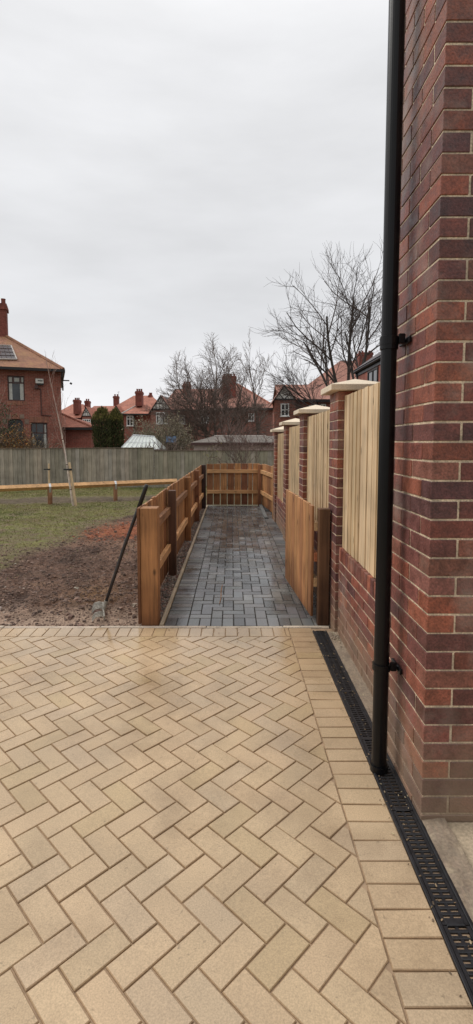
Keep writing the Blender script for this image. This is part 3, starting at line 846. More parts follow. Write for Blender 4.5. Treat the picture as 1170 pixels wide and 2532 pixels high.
# ------------------------------------------------------------------ grey board fence
FY = 18.0
def grey_run(px0, px1, ztop0, ztop1, label):
    x0, x1 = PX(px0,1110,FY), PX(px1,1110,FY)
    t = thing('board_fence', label, 'fence', ((x0+x1)/2, FY, -.3), 'weathered grey board fences at the back of the garden')
    mb = MB(); x = x0
    while x < x1-.01:
        b2 = min(x+R.uniform(.13,.165), x1); z = ztop0+(ztop1-ztop0)*(x-x0)/(x1-x0)
        g = R.random(); c = mixc((.41,.355,.285),(.29,.265,.21), g); 
        if x > PX(330,1110,FY): c = mixc(c, (.29,.275,.20), .6)
        if R.random() < .12: c = jit((.40,.36,.30),.05)
        mb.prism([(x,FY),(b2,FY-.018),(b2,FY+.006),(x,FY+.006)], 'z', -.3, z, jit(c,.09)); x = b2
    mb.build('board_panel', M['grey_wood'], t, fixn=True)
    mb = MB(); k = 0
    n = 8
    for k in range(n):
        a = x0+(x1-x0)*k/n; b2 = x0+(x1-x0)*(k+1)/n; z = ztop0+(ztop1-ztop0)*(k+.5)/n
        mb.box(a, b2-.002, FY-.035, FY+.03, z-.004, z+.028, jit((.15,.115,.085),.1), .004)
    mb.build('capping', M['grey_wood'], t)
    return t
z1 = PZ(0,1111,FY); z2 = PZ(370,1108,FY)
grey_run(-420, 381, z1-.02, z2, 'long taller weathered grey board fence across the left of the garden')
z3 = PZ(400,1115,FY)
grey_run(381.5, 1000, z3, z3, 'lower greenish grey board fence section behind the brown end fence')

# ------------------------------------------------------------------ trees
def perp(d, r):
    v = Vector((r.gauss(0,1), r.gauss(0,1), r.gauss(0,1))); v -= d*v.dot(d); return v.normalized()
def grow(out, r, p, d, L, rad, lev, maxlev, cfg, leaves=None):
    n = max(3, int(5 - lev*.6)); pts = [p.copy()]; rads = [rad]; q = p.copy(); dd = d.copy()
    tip = rad*cfg.get('taper', .45)
    for i in range(n):
        dd = (dd + perp(dd, r)*cfg['wig']*(1+.25*lev) + Vector((0,0,cfg['up']))*(1 if lev < 3 else .7)).normalized()
        q = q + dd*(L/n)
        if lev and 'env' in cfg and not cfg['env'](q + (q-p)*r.uniform(-.1,.1)): break
        pts.append(q.copy()); rads.append(rad + (tip-rad)*(i+1)/n)
    if len(pts) < 2: return
    n = len(pts)-1
    out.append((lev, pts, rads))
    if lev >= maxlev: return
    k = cfg['kids'][min(lev, len(cfg['kids'])-1)]
    for c in range(k):
        u = cfg['start'] + (1-cfg['start'])*(c+r.random()*.9)/k if lev else cfg['start0'] + (1-cfg['start0'])*(c+r.random())/k
        i = min(int(u*n), n-1); f = u*n-i; base = pts[i].lerp(pts[i+1], min(f,1)); dloc = (pts[i+1]-pts[i]).normalized()
        ang = radians(r.uniform(*cfg['ang'])); nd = (dloc*cos(ang) + perp(dloc, r)*sin(ang)).normalized()
        nd = Vector((nd.x*cfg.get('sx',1), nd.y, nd.z)).normalized()
        if nd.z < cfg.get('minz', -.2): nd.z = cfg.get('minz', -.2)+.1; nd.normalize()
        rb = max((rads[i]*(1-f)+rads[i+1]*f)*r.uniform(.5,.72), cfg['rmin'])
        grow(out, r, base, nd, L*r.uniform(*cfg['len'])*(1-.35*u), rb, lev+1, maxlev, cfg)
def tree(name, label, cat, base, H, rad, cfg, seed, maxlev, bark, twig, dirv=(0,0,1), trunk_levels=1, group=None, limbs=None):
    r = random.Random(seed); out = []
    t = thing(name, label, cat, base, group)
    if limbs:
        for (dv, ln, rd) in limbs: grow(out, r, Vector(base)+Vector((r.uniform(-.08,.08),r.uniform(-.08,.08),0)), Vector(dv).normalized(), ln, rd, 0, maxlev, cfg)
    else: grow(out, r, Vector(base), Vector(dirv).normalized(), H, rad, 0, maxlev, cfg)
    for part, sel in (('trunk', lambda l: l < trunk_levels), ('crown', lambda l: l >= trunk_levels)):
        mb = MB()
        for lev, pts, rads in out:
            if not sel(lev): continue
            sides = 8 if lev == 0 else 5 if lev == 1 else 3
            mb.tube(pts, rads, sides, jit(mixc(bark, twig, min(1, lev/3)), .15, r), cap=lev == 0)
        if mb.v: mb.build(part, M['bark'], t, smooth=True)
    return t, out
BARK = (.115,.092,.076); TWIG = (.165,.122,.102)
# central tree
b0 = (PX(545,1100,31), 31, -.3)
CA = Vector((PX(505,956,31), 31, PZ(505,956,31)))
cfgA = dict(wig=.14, up=.05, kids=[10,9,8,5], start=.12, start0=.3, ang=(22,56), len=(.42,.7), rmin=.010, taper=.4,
    env=lambda p: ((p.x-CA.x)/2.95)**2+((p.y-31)/2.9)**2+((p.z-CA.z)/3.25)**2 < 1.0 or p.z < CA.z-1)
limbs = [((-.85,.1,.9),4.6,.065),((-.55,-.2,1),5.2,.075),((-.2,.2,1),5.8,.09),((.02,0,1),6.3,.09),((.22,.1,1),5.6,.075),((.42,-.1,.95),4.8,.065),((-.95,.3,.6),4.2,.055),((.15,.5,.8),5.0,.06),((-.2,-.6,.9),5.0,.06)]
b0 = (PX(540,1075,31), 31, -.3)
tr, outA = tree('bare_tree', 'large bare tree with dense spreading twigs in front of the middle house', 'tree', b0, 0, 0, cfgA, 21, 3, BARK, TWIG, limbs=limbs)
# slim bare tree to its right
cfgB = dict(wig=.10, up=.10, kids=[13,7,5], start=.15, start0=.3, ang=(20,45), len=(.32,.55), rmin=.011, taper=.4)
tree('bare_tree', 'slender upright bare tree between the middle house and half timbered gable', 'tree', (PX(648,1080,33),33,-.3), 6.4, .075, cfgB, 5, 3, BARK, TWIG, dirv=(-.02,0,1))
# right big tree
cfgC = dict(wig=.12, up=.06, kids=[7,7,6,4], start=.15, start0=.35, ang=(22,50), len=(.5,.8), rmin=.012, taper=.45)
bR = (PX(868,1000,40), 40, -.3)
limbsR = [((-1.1,-.1,.75),6.4,.10),((-.75,.1,.95),8.0,.13),((-.35,-.2,1),8.8,.15),((0,.1,1),9.6,.16),((.35,-.1,1),9.2,.15),((.8,.1,.9),8.2,.13),((-1.2,.2,.42),5.4,.08),((.2,.5,1),8.4,.12)]
bR = (bR[0], 40, 2.2)
tR = tree('bare_tree', 'big bare tree rising behind the right hand roofs beside the downpipe', 'tree', (bR[0],40,-.3), 0, 0, dict(cfgC), 33, 3, (.060,.048,.042), (.085,.062,.055),
     limbs=[((0,0,1),3.4,.26)]+[]) if False else None
def big_right():
    r = random.Random(33); out = []; base = Vector((bR[0], 40, -.3)); t = thing('bare_tree', 'big bare tree rising behind the right hand roofs beside the downpipe', 'tree', base)
    top = Vector((bR[0], 40, 2.7)); mb = MB(); mb.tube([base, base.lerp(top,.5)+Vector((.05,0,0)), top], [.34,.28,.25], 10, (.06,.048,.042))
    for (dv, ln, rd) in limbsR: grow(out, r, top-Vector((0,0,.15)), Vector(dv).normalized(), ln, rd, 0, 3, cfgC)
    for lev, pts, rads in out:
        if lev == 0: mb.tube(pts, rads, 7, jit((.060,.048,.042),.1), cap=False)
    mb.build('trunk', M['bark'], t, smooth=True); mb = MB()
    for lev, pts, rads in out:
        if lev: mb.tube(pts, rads, 5 if lev == 1 else 3, jit((.082,.060,.053),.15), cap=False)
    mb.build('crown', M['bark'], t, smooth=True)
big_right()
# thicket of thin stems behind the end fence
def thicket(name, label, px, Y, n, h, spread, col, seed, lev=2, z0=-.3, pw=1.0, cat='shrub', rad=.012, kids=(5,4), wig=.09):
    r = random.Random(seed); out = []; base = Vector((PX(px,1100,Y), Y, z0)); t = thing(name, label, cat, base)
    cfg = dict(wig=wig, up=.05, kids=list(kids), start=.2, start0=.25, ang=(18,48), len=(.35,.6), rmin=.00042*Y, taper=.4)
    for i in range(n):
        a = r.uniform(0,6.28); k = r.random()**.7
        dv = Vector((cos(a)*spread*k*pw, sin(a)*spread*k*.5, 1)).normalized()
        grow(out, r, base+Vector((r.gauss(0,.14*pw), r.gauss(0,.1), 0)), dv, h*r.uniform(.6,1.05), rad*r.uniform(.6,1.2), 0, lev, cfg)
    mb = MB()
    for l, pts, rads in out:
        if l == 0: mb.tube(pts, rads, 4, jit(col,.2,r), cap=False)
    mb.build('stem', M['bark'], t); mb = MB()
    for l, pts, rads in out:
        if l: mb.tube(pts, rads, 3, jit(col,.25,r), cap=False)
    mb.build('twigs', M['bark'], t); return t, out
thicket('bare_shrub', 'fan of thin bare stems behind the brown end fence', 592, 15.5, 14, 1.85, .62, (.13,.09,.073), 3, z0=-.1, rad=.010)
thicket('bare_shrub', 'reddish brown bare twigs standing behind the fence left of the last pillar', 655, 20.5, 9, 2.7, .55, (.19,.125,.11), 4, rad=.011)
thicket('bare_shrub', 'tall tangled bare stems behind the fence in front of the shed roof', 585, 22.5, 9, 3.1, .6, (.18,.125,.108), 8, rad=.012)
def leafcards(mb, pts, n, s, cols, r, sp=.12):
    for i in range(n):
        p = r.choice(pts); q = Vector(p)+Vector((r.gauss(0,sp), r.gauss(0,sp), r.gauss(0,sp)))
        u = Vector((r.gauss(0,1),r.gauss(0,1),r.gauss(0,1))).normalized(); v = perp(u, r); k = s*r.uniform(.6,1.3)
        mb.poly([q-u*k, q+v*k*.45, q+u*k, q-v*k*.45], jit(r.choice(cols), .2, r))
def add_leaves(t, out, n, s, cols, seed, sp=.08, minlev=1):
    r = random.Random(seed); pts = [p for l, ps, _ in out if l >= minlev for p in ps[1:]]
    mb = MB(); leafcards(mb, pts, n, s, cols, r, sp); mb.build('leaves', M['leaf'], t)
# sapling in front of fence, thin and yellowish
t, o_ = thicket('bare_shrub', 'single thin sapling with a few yellow green leaves by the end fence corner', 524, 16.2, 1, 2.3, .02, (.16,.13,.10), 12, z0=-.1, rad=.011)
add_leaves(t, o_, 45, .03, [(.24,.22,.06),(.18,.18,.06)], 3)
# olive shrub in front of the middle house
t, o_ = thicket('olive_shrub', 'wide olive brown twiggy shrub behind the grey fence beside the greenhouse', 405, 25, 60, 2.1, 1.1, (.19,.16,.12), 14, pw=1.45, kids=(7,5), lev=2, z0=.3)
add_leaves(t, o_, 5200, .042, [(.30,.27,.17),(.25,.225,.145),(.35,.31,.21),(.22,.19,.13)], 15, .13)
t, o_ = thicket('bare_shrub', 'brown twiggy hedge shrub just behind the step in the grey fence', 405, 20.2, 30, 1.55, .8, (.18,.135,.108), 16, pw=1.5, kids=(6,5), z0=-.1)
# shrubs under the left house
t, o_ = thicket('leafy_shrub', 'shrub with orange brown leaves below the arched window of left house', 40, 22.0, 26, 2.0, .42, (.13,.09,.06), 17, pw=1.0, kids=(6,5), z0=-.2)
add_leaves(t, o_, 2000, .042, [(.42,.19,.05),(.36,.15,.045),(.30,.21,.09),(.26,.20,.11)], 18, .10)
t, o_ = thicket('bare_shrub', 'pale twiggy shrub below the square lower window of left house', 85, 24.0, 40, 1.75, .9, (.19,.15,.11), 19, pw=1.4, kids=(6,5), z0=-.2)
add_leaves(t, o_, 500, .025, [(.20,.18,.09),(.16,.16,.08)], 20, .08)
t, o_ = thicket('evergreen_shrub', 'dark green shrub at the left edge below the left house', -12, 22.5, 24, 3.0, .35, (.10,.08,.06), 23, kids=(6,5), z0=-.2)
add_leaves(t, o_, 2600, .05, [(.05,.07,.03),(.08,.10,.045),(.06,.08,.035)], 24, .12)

# conifer clump
def conifer(px, Y, pyt, wpx, label, seed):
    r = random.Random(seed); X = PX(px,1050,Y); zt = PZ(px,pyt,Y); rad = wpx*Y/FPX/2
    t = thing('conifer', label, 'conifer', (X, Y, -.3), 'conifers behind the grey fence')
    mb = MB(); mb.tube([(X,Y,-.3),(X,Y,zt-.5)], [.09,.03], 6, (.06,.045,.03)); mb.build('trunk', M['bark'], t)
    mb = MB(); zb = -.3
    for i in range(6500):
        u = r.random()**.85; z = zb+(zt-zb)*u; prof = min(1, (1-u)*8)**.5*(.9+.12*noise.noise((z*2.2, seed, 0)))
        a = r.uniform(0,2*pi); lump = 1+.22*noise.noise((cos(a)*1.6, sin(a)*1.6+seed, z*1.1))
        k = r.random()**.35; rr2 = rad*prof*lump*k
        q = Vector((X+cos(a)*rr2, Y+sin(a)*rr2, z+r.gauss(0,.05)))
        d = Vector((cos(a)*.4, sin(a)*.4, 1)).normalized(); v = perp(d, r); s = r.uniform(.05,.11)
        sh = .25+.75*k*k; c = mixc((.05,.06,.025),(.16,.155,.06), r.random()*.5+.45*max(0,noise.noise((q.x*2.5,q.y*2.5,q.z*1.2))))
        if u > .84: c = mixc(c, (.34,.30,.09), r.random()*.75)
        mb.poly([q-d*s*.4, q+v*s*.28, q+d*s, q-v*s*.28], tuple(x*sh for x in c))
    mb.build('crown', M['leaf'], t)
conifer(253, 26, 1010, 52, 'dark green columnar conifer with yellow tips, left of the pair', 61)
conifer(286, 26.4, 1014, 42, 'dark green columnar conifer with yellow tips, right of the pair', 62)

# birch sapling with stake
def sapling(base, lean_top, label, seed, rad, lev=2, pts_mid=None):
    r = random.Random(seed); out = []; base = Vector(base); top = Vector(lean_top); t = thing('birch_sapling', label, 'sapling', base, 'staked birch saplings on the grass')
    n = 12; pts = []; rads = []
    for i in range(n+1):
        u = i/n; q = base.lerp(top, u) + Vector((.05*sin(u*5)*u, 0, 0)); pts.append(q); rads.append(rad*(1-u)**1.15+.003)
    mb = MB()
    for i in range(n):
        c = mixc((.62,.54,.47),(.40,.28,.24), sstep(.35,.7,i/n)); mb.tube(pts[i:i+2], rads[i:i+2], 8, jit(c,.12), cap=False)
        if i < 7 and i % 2: mb.tube([pts[i].lerp(pts[i+1],.4), pts[i].lerp(pts[i+1],.46)], [rads[i]*1.04]*2, 8, (.06,.05,.045), cap=False)
    mb.build('trunk', M['bark'], t)
    cfg = dict(wig=.07, up=.16, kids=[5,4], start=.2, start0=.25, ang=(12,35), len=(.35,.6), rmin=.0022, taper=.3)
    for i in range(20):
        u = .30+.66*(i+r.random())/20; k = min(int(u*n), n-1); b2 = pts[k].lerp(pts[k+1], u*n-k); a = r.uniform(0,6.28)
        dv = Vector((cos(a)*.36+(.15 if cos(a) > 0 else -.05), sin(a)*.3, 1)).normalized(); grow(out, r, b2, dv, r.uniform(.5,1.0)*(1.15-u*.7), .0065*(1.2-u*.6), 1, 2, cfg)
    mb = MB()
    for l, ps, rd in out: mb.tube(ps, rd, 3, jit((.34,.23,.19),.15,r), cap=False)
    mb.build('crown', M['bark'], t)
def stake(a, b2, label, tie_z=None):
    t = thing('tree_stake', label, 'stake', a, 'wooden stakes holding the saplings')
    mb = MB(); mb.tube([Vector(a)-Vector((0,0,.15)), a, Vector(a).lerp(Vector(b2),.97), b2], [.029,.029,.028,.022], 10, (.66,.50,.31)); mb.build('post', M['stake'], t, smooth=False)
    if tie_z is not None:
        q = Vector(a).lerp(Vector(b2), tie_z); mb = MB(); mb.tube([q-Vector((0,0,.022)), q+Vector((0,0,.022))], .036, 12)
        mb.box(q.x-.16, q.x-.02, q.y-.012, q.y+.012, q.z-.018, q.z+.018, (1,1,1), .003); mb.build('tie', M['rubber'], t)
SX, SY = -3.742, 11.88
sapling((SX, SY, -.02), (PX(118,880,SY), SY, PZ(118,880,SY)), 'leaning birch sapling with pale trunk tied to a stake by the rail', 71, .028)
stake((SX+.07, SY-.02, -.02), (PX(172,1143,SY), SY-.02, PZ(172,1143,SY)), 'leaning peeled stake tied to the birch sapling', .84)
Y2 = 15.6
stake((PX(122,1212,Y2), Y2, -.06), (PX(121,1146,Y2), Y2, PZ(121,1146,Y2)), 'short upright stake with black tie beyond the knee rail', .80)
XL = PX(-6,1318,8.38)
stake((XL, 8.38, -.02), (PX(-10,1240,8.38), 8.38, PZ(-10,1240,8.38)), 'pale stake at the left edge of the grass', .9)
sapling((PX(-26,1318,8.3), 8.3, -.02), (PX(-18,850,8.3), 8.3, PZ(-18,850,8.3)), 'birch sapling at the left edge with twigs before left house', 75, .026)

# ------------------------------------------------------------------ houses
def hip(mb, x0, x1, y0, y1, ze, zr, r0, r1, yr=None, th=.12):
    yr = (y0+y1)/2 if yr is None else yr
    a,b,c,d = (x0,y0,ze),(x1,y0,ze),(x1,y1,ze),(x0,y1,ze); e,f = (r0,yr,zr),(r1,yr,zr)
    mb.poly([a,b,f,e]); mb.poly([b,c,f]); mb.poly([c,d,e,f]); mb.poly([d,a,e])
    mb.poly([d,c,b,a])
def ridge(mb, pts, r=.09):
    for a,b in pts: mb.tube([a,b], r, 6)
def chimney(parent, x0, x1, y0, y1, z0, z1, pots=2, mat='chimney'):
    mb = MB(); mb.box(x0, x1, y0, y1, z0, z1-.35); e = .07
    mb.box(x0-e, x1+e, y0-e, y1+e, z1-.35, z1-.15); mb.box(x0-e*.3, x1+e*.3, y0-e*.3, y1+e*.3, z1-.15, z1)
    c = mb.build('chimney', M[mat], parent)
    for k in range(pots):
        px = x0+(x1-x0)*(k+.5)/pots; mb = MB(); mb.tube([(px,(y0+y1)/2,z1-.02),(px,(y0+y1)/2,z1+.28),(px,(y0+y1)/2,z1+.36)], [.13,.12,.14], 8); mb.build('chimney_pot', M['chimney'], c)
    return c
def window(parent, x0, x1, z0, z1, y, cols=2, transom=.68, frame='white_frame', fw=.07, pane='pane', arched=False):
    mb = MB()
    mb.box(x0, x1, y-.05, y+.03, z0, z0+fw); mb.box(x0, x1, y-.05, y+.03, z1-fw, z1)
    for k in range(cols+1):
        xx = x0 + (x1-x0-fw)*k/cols; mb.box(xx, xx+fw, y-.048, y+.03, z0+fw, z1-fw)
    if transom:
        zt = z0+(z1-z0)*transom
        for k in range(cols): mb.box(x0+(x1-x0-fw)*k/cols+fw, x0+(x1-x0-fw)*(k+1)/cols, y-.046, y+.03, zt-fw/2, zt+fw/2)
    mb.box(x0-.06, x1+.06, y-.12, y-.002, z0-.07, z0-.002)
    f = mb.build('window', M[frame], parent)
    mb = MB(); mb.poly([(x0+fw*.5,y-.02,z0+fw*.5),(x1-fw*.5,y-.02,z0+fw*.5),(x1-fw*.5,y-.02,z1-fw*.5),(x0+fw*.5,y-.02,z1-fw*.5)]); mb.build('pane', M[pane], f)
    return f
def gable(parent, xa, xm, xb, ze, za, y, depth, roofmat, style='posts', oh=.35, split=.0):
    """front facing gable: render triangle with black timbers, verges, and a roof running back"""
    mb = MB(); mb.prism([(xa,ze),(xb,ze),(xm,za)], 'y', y, y+.12); g = mb.build('gable', M['render'], parent, fixn=True)
    mb = MB(); w_ = .16
    def bar(p, q, wd, dy=0):
        p, q = Vector((p[0],0,p[1])), Vector((q[0],0,q[1])); dd = (q-p).normalized(); n = Vector((-dd.z,0,dd.x))*wd/2
        pts = [p+n,q+n,q-n,p-n]; mb.prism([(v.x,v.z) for v in pts], 'y', y-.05-dy, y-.002-dy)
    h = za-ze
    bar((xa,ze+.02),(xb,ze+.02),.13); 
    if style == 'posts':
        zm = ze+h*.40; bar((xa+(xm-xa)*.40,zm),(xb-(xb-xm)*.40,zm),.06,.003)
        for u in (.24,.41,.59,.76):
            x = xa+(xb-xa)*u; bar((x,ze),(x,zm),.05,.006)
        bar((xm,zm),(xm,za),.05,.006)
        bar((xm,zm),(xm-(xm-xa)*.3,zm+h*.28),.05,.009); bar((xm,zm),(xm+(xb-xm)*.3,zm+h*.28),.05,.009)
    else:
        bar((xm-(xm-xa)*.52,ze+h*.44),(xm,ze),.085,.003); bar((xm+(xb-xm)*.52,ze+h*.44),(xm,ze),.085,.006)
        bar((xm-(xm-xa)*.1,ze+h*.95),(xm+.0,ze),.001,.0)
    mb.build('timber', M['black_paint'], g, fixn=True)
    mb = MB(); k = oh
    sl = h/(xm-xa); sr = h/(xb-xm)
    A = (xa-k, ze-k*sl); B = (xb+k, ze-k*sr); T = (xm, za)
    mb.prism([(A[0],A[1]),(A[0]+.02,A[1]-.02),(xm,za-.17),(xm,za+.06)], 'y', y-.16, y-.09); mb.prism([(B[0],B[1]),(xm,za+.06),(xm,za-.17),(B[0]-.02,B[1]-.02)], 'y', y-.16, y-.09)
    mb.build('bargeboard', M['black_paint'], g, fixn=True)
    mb = MB(); up = .07
    mb.poly([(A[0],y-.20,A[1]+up),(xm,y-.20,za+up),(xm,y+depth,za+up),(A[0],y+depth,A[1]+up)][::-1]); mb.poly([(xm,y-.20,za+up),(B[0],y-.20,B[1]+up),(B[0],y+depth,B[1]+up),(xm,y+depth,za+up)][::-1])
    mb.poly([(A[0],y-.19,A[1]+up-.05),(xm,y-.19,za+up-.05),(xm,y+depth,za+up-.05),(A[0],y+depth,A[1]+up-.05)]); mb.poly([(xm,y-.19,za+up-.05),(B[0],y-.19,B[1]+up-.05),(B[0],y+depth,B[1]+up-.05),(xm,y+depth,za+up-.05)])
    mb.build('gable_roof', M[roofmat], parent)
    return g
def walls(parent, x0, x1, y0, y1, z1, mat, z0=-.35):
    mb = MB(); mb.box(x0, x1, y0, y1, z0, z1); return mb.build('wall', M[mat], parent)
def eaves(parent, x0, x1, y0, y1, z, d=.22, name='gutter'):
    mb = MB(); mb.box(x0, x1, y0-.09, y0+.02, z-d, z-.01); mb.box(x1-.02, x1+.09, y0+.022, y1, z-d, z-.01); mb.box(x0-.09, x0-.002, y0+.022, y1, z-d, z-.01)
    return mb.build(name, M['black_paint'], parent)

# --- left house
Y = 28.0; CX = PX(152,1000,Y); RA = radians(19.5)
def HP(px, py, yl):
    """the same photo pixel on a plane of the turned house, in the house's own unturned axes"""
    dx = (px-573)/FPX; dy = (1190-py)/FPX; d = Vector((dx, cos(TH)+dy*sin(TH), -sin(TH)+dy*cos(TH)))
    ca, sa = cos(-RA), sin(-RA); o = Vector((-CX, -28.0)); lx, ly = o.x*ca-o.y*sa, o.x*sa+o.y*ca; ex, ey = d.x*ca-d.y*sa, d.x*sa+d.y*ca
    tt = (yl-28.0-ly)/ey; return CX+lx+ex*tt, EYE+d.z*tt
def HXf(px, py, yl): return HP(px, py, yl)[0]
def HZf(px, py, yl): return HP(px, py, yl)[1]
xr = HXf(152,1000,Y); xl = xr-11.5; ze = HZf(100,915,Y)
t = thing('brick_house', 'two storey red brick house with mossy hipped roof at far left', 'house', (CX, Y, -.35))
# front wall with window openings
W = {'up': (HXf(19,960,Y),HXf(61,960,Y),HZf(40,991,Y),HZf(40,929,Y)), 'lo': (HXf(77,1080,Y),HXf(118,1080,Y),HZf(90,1112,Y),HZf(90,1045,Y)), 'ar': (HXf(20,1080,Y),HXf(60,1080,Y),HZf(40,1130,Y),HZf(40,1036,Y)),
     'lw': (HXf(-75,960,Y),HXf(-30,960,Y),HZf(40,991,Y),HZf(40,929,Y))}
xsx = sorted({xl, xr, *[v for k in W for v in W[k][:2]]}); zs = sorted({-.35, ze, *[v for k in W for v in W[k][2:]]})
mb = MB()
for i in range(len(xsx)-1):
    for j in range(len(zs)-1):
        xm, zm = (xsx[i]+xsx[i+1])/2, (zs[j]+zs[j+1])/2
        if any(v[0] < xm < v[1] and v[2] < zm < v[3] for v in W.values()): continue
        mb.poly([(xsx[i],Y,zs[j]),(xsx[i+1],Y,zs[j]),(xsx[i+1],Y,zs[j+1]),(xsx[i],Y,zs[j+1])])
for v in W.values():
    mb.poly([(v[0],Y,v[2]),(v[0],Y,v[3]),(v[0],Y+.2,v[3]),(v[0],Y+.2,v[2])]); mb.poly([(v[1],Y,v[2]),(v[1],Y+.2,v[2]),(v[1],Y+.2,v[3]),(v[1],Y,v[3])])
    mb.poly([(v[0],Y,v[3]),(v[1],Y,v[3]),(v[1],Y+.2,v[3]),(v[0],Y+.2,v[3])]); mb.poly([(v[0],Y,v[2]),(v[0],Y+.2,v[2]),(v[1],Y+.2,v[2]),(v[1],Y,v[2])])
mb.poly([(xr,Y,-.35),(xr,Y+8,-.35),(xr,Y+8,ze),(xr,Y,ze)]); mb.poly([(xl,Y,-.35),(xl,Y,ze),(xl,Y+8,ze),(xl,Y+8,-.35)]); mb.poly([(xl,Y+8,-.35),(xl,Y+8,ze),(xr,Y+8,ze),(xr,Y+8,-.35)])
mb.build('wall', M['old_brick'], t)
a = W['ar']; 
mb = MB(); cxx = a[1]-a[0]  # corner infills turning the opening into an arch
for sx, x0, x1 in ((1,a[0],a[0]+cxx*.28),(-1,a[1],a[1]-cxx*.28)):
    mb = MB()
    pts = [(x0,a[3])] + [(x0+(x1-x0)*(1-cos(u*pi/2/6)), a[3]-.42+.42*sin(u*pi/2/6)) for u in range(7)]
    mb.prism(pts if sx < 0 else pts[::-1], 'y', Y-.002, Y+.18)
    mb.build('arch_infill', M['old_brick'], t, fixn=True)
for k in ('up','lw'):
    v = W[k]; f = window(t, v[0], v[1], v[2], v[3], Y+.15, 1, .72, 'brown_frame', .06); x0, x1 = v[0], v[1]
    mb = MB(); zt = v[2]+(v[3]-v[2])*.74
    for u in (.27,.70):
        mb = MB(); mb.box(x0+(x1-x0)*u, x0+(x1-x0)*u+.09, Y+.08, Y+.16, zt, v[3]-.06); mb.build('mullion', M['brown_frame'], f)
    mb = MB()
    for (u0,u1,za,zb) in ((.05,.26,v[2]+.06,zt-.05),(.72,.95,v[2]+.06,zt-.05),(.05,.27,zt+.02,v[3]-.07),(.78,.95,zt+.02,v[3]-.07),(.38,.69,zt+.05,v[3]-.1)):
        n = 6
        for q in range(n):
            xa = x0+(x1-x0)*(u0+(u1-u0)*q/n); xb = x0+(x1-x0)*(u0+(u1-u0)*(q+1)/n); mb.poly([(xa,Y+.127-.006*(q%2),za),(xb,Y+.127-.006*((q+1)%2),za),(xb,Y+.127-.006*((q+1)%2),zb),(xa,Y+.127-.006*(q%2),zb)])
    mb.build('curtain', M['pane_blind'], f)
v = W['lo']; f = window(t, v[0], v[1], v[2], v[3], Y+.15, 1, .62, 'brown_frame', .06)
for u in (.30,.74):
    mb = MB(); mb.box(v[0]+(v[1]-v[0])*u, v[0]+(v[1]-v[0])*u+.06, Y+.08, Y+.16, v[2]+(v[3]-v[2])*.64, v[3]-.06); mb.build('mullion', M['brown_frame'], f)
mb = MB(); mb.poly([(v[0]+.07,Y+.128,v[2]+.05),(v[0]+.16,Y+.128,v[2]+.05),(v[0]+.14,Y+.128,v[2]+.9),(v[0]+.07,Y+.128,v[2]+.9)]); mb.poly([(v[1]-.2,Y+.128,v[2]+.05),(v[1]-.07,Y+.128,v[2]+.05),(v[1]-.07,Y+.128,v[3]-.1),(v[1]-.18,Y+.128,v[3]-.1)]); mb.build('curtain', M['pane_blind'], f)
window(t, a[0], a[1], a[2], a[3], Y+.17, 2, .6, 'brown_frame', .06)
# lintels, sills and corner stones
def soldiers(name, x0,x1,z0,z1,c=(.30,.13,.085)):
    mb = MB(); x = x0
    while x < x1: mb.box(x, min(x+.062,x1), Y-.012, Y+.04, z0, z1, jit(c,.25)); x += .0635
    mb.build(name, M['lintel'], t)
for k in ('up','lw'):
    v = W[k]; soldiers('sill', v[0]-.05, v[1]+.1, v[2]-.22, v[2]-.02)
v = W['lo']; soldiers('lintel', v[0]-.08, v[1]+.08, v[3]+.01, v[3]+.30); v = W['ar']; soldiers('lintel', v[0]+.22, v[1]-.22, v[3]+.01, v[3]+.26)
for (px,py) in ((21,1030),(54,1030),(66,1043),(12,1043)):
    x, z = HP(px,py,Y); mb = MB(); mb.box(x-.10, x+.12, Y-.014, Y+.04, z-.12, z+.12, jit((.24,.17,.13),.1), .01); mb.build('corner_stone', M['lintel'], t)
# roof
ex0, ex1, ey0, ey1 = xl-.3, HXf(157,918,Y-.4), Y-.4, Y+8.4
rz = HZf(16,828,Y+4); 
zE = ze+.05; wdt = (ey1-ey0)/2; rxe = HXf(6,829,Y+4)
mb = MB(); rzz = HZf(8,826,Y+4); hip(mb, ex0, ex1, ey0, ey1, zE, rzz, ex0+wdt*.8, rxe)
rf = mb.build('roof', M['roof_moss'], t)
mb = MB(); ridge(mb, [((ex1,ey0,zE),(rxe,Y+4,rzz)),((ex0+wdt*.8,Y+4,rzz),(rxe,Y+4,rzz)),((ex1,ey1,zE),(rxe,Y+4,rzz))], .10); mb.build('ridge_tiles', M['roof_moss'], rf)
chimney(rf, HXf(-14,820,Y+4), HXf(19,820,Y+4), Y+3.6, Y+4.5, rzz-.6, rzz+1.7, 2)
eaves(t, ex0, ex1, ey0, ey1, zE, .15)
# dark panel on the roof slope
def onroof(px,py):
    # plane of the front slope
    s_ = (rzz-zE)/(Y+4-ey0)
    lo, hi = ey0, Y+4
    for _ in range(40):
        m_ = (lo+hi)/2; x_, z_ = HP(px,py,m_)
        if z_ > zE+s_*(m_-ey0): lo = m_
        else: hi = m_
    return Vector((x_, m_, z_))
c4 = [onroof(-70,889),onroof(42,891),onroof(28,857),onroof(-70,854)]
up = Vector((0,-.5,.86))*.05; mb = MB()
nn = 9
for i in range(nn):
    for j in range(4):
        def q(u,v): return c4[0].lerp(c4[1],u).lerp(c4[3].lerp(c4[2],u),v)
        k = [q(i/nn+.004,j/4),q((i+1)/nn-.004,j/4),q((i+1)/nn-.004,(j+1)/4),q(i/nn+.004,(j+1)/4)]
        mb.poly([p+up*(1.6 if z_ < 2 else 1) for z_, p in enumerate(k)])
mb.build('roof_panel', M['slate_panel'], rf)
mb = MB()
for i in range(4): mb.tube([c4[i]+up*1.2, c4[(i+1)%4]+up*1.2], .04, 6)
mb.build('panel_frame', M['lead'], rf)
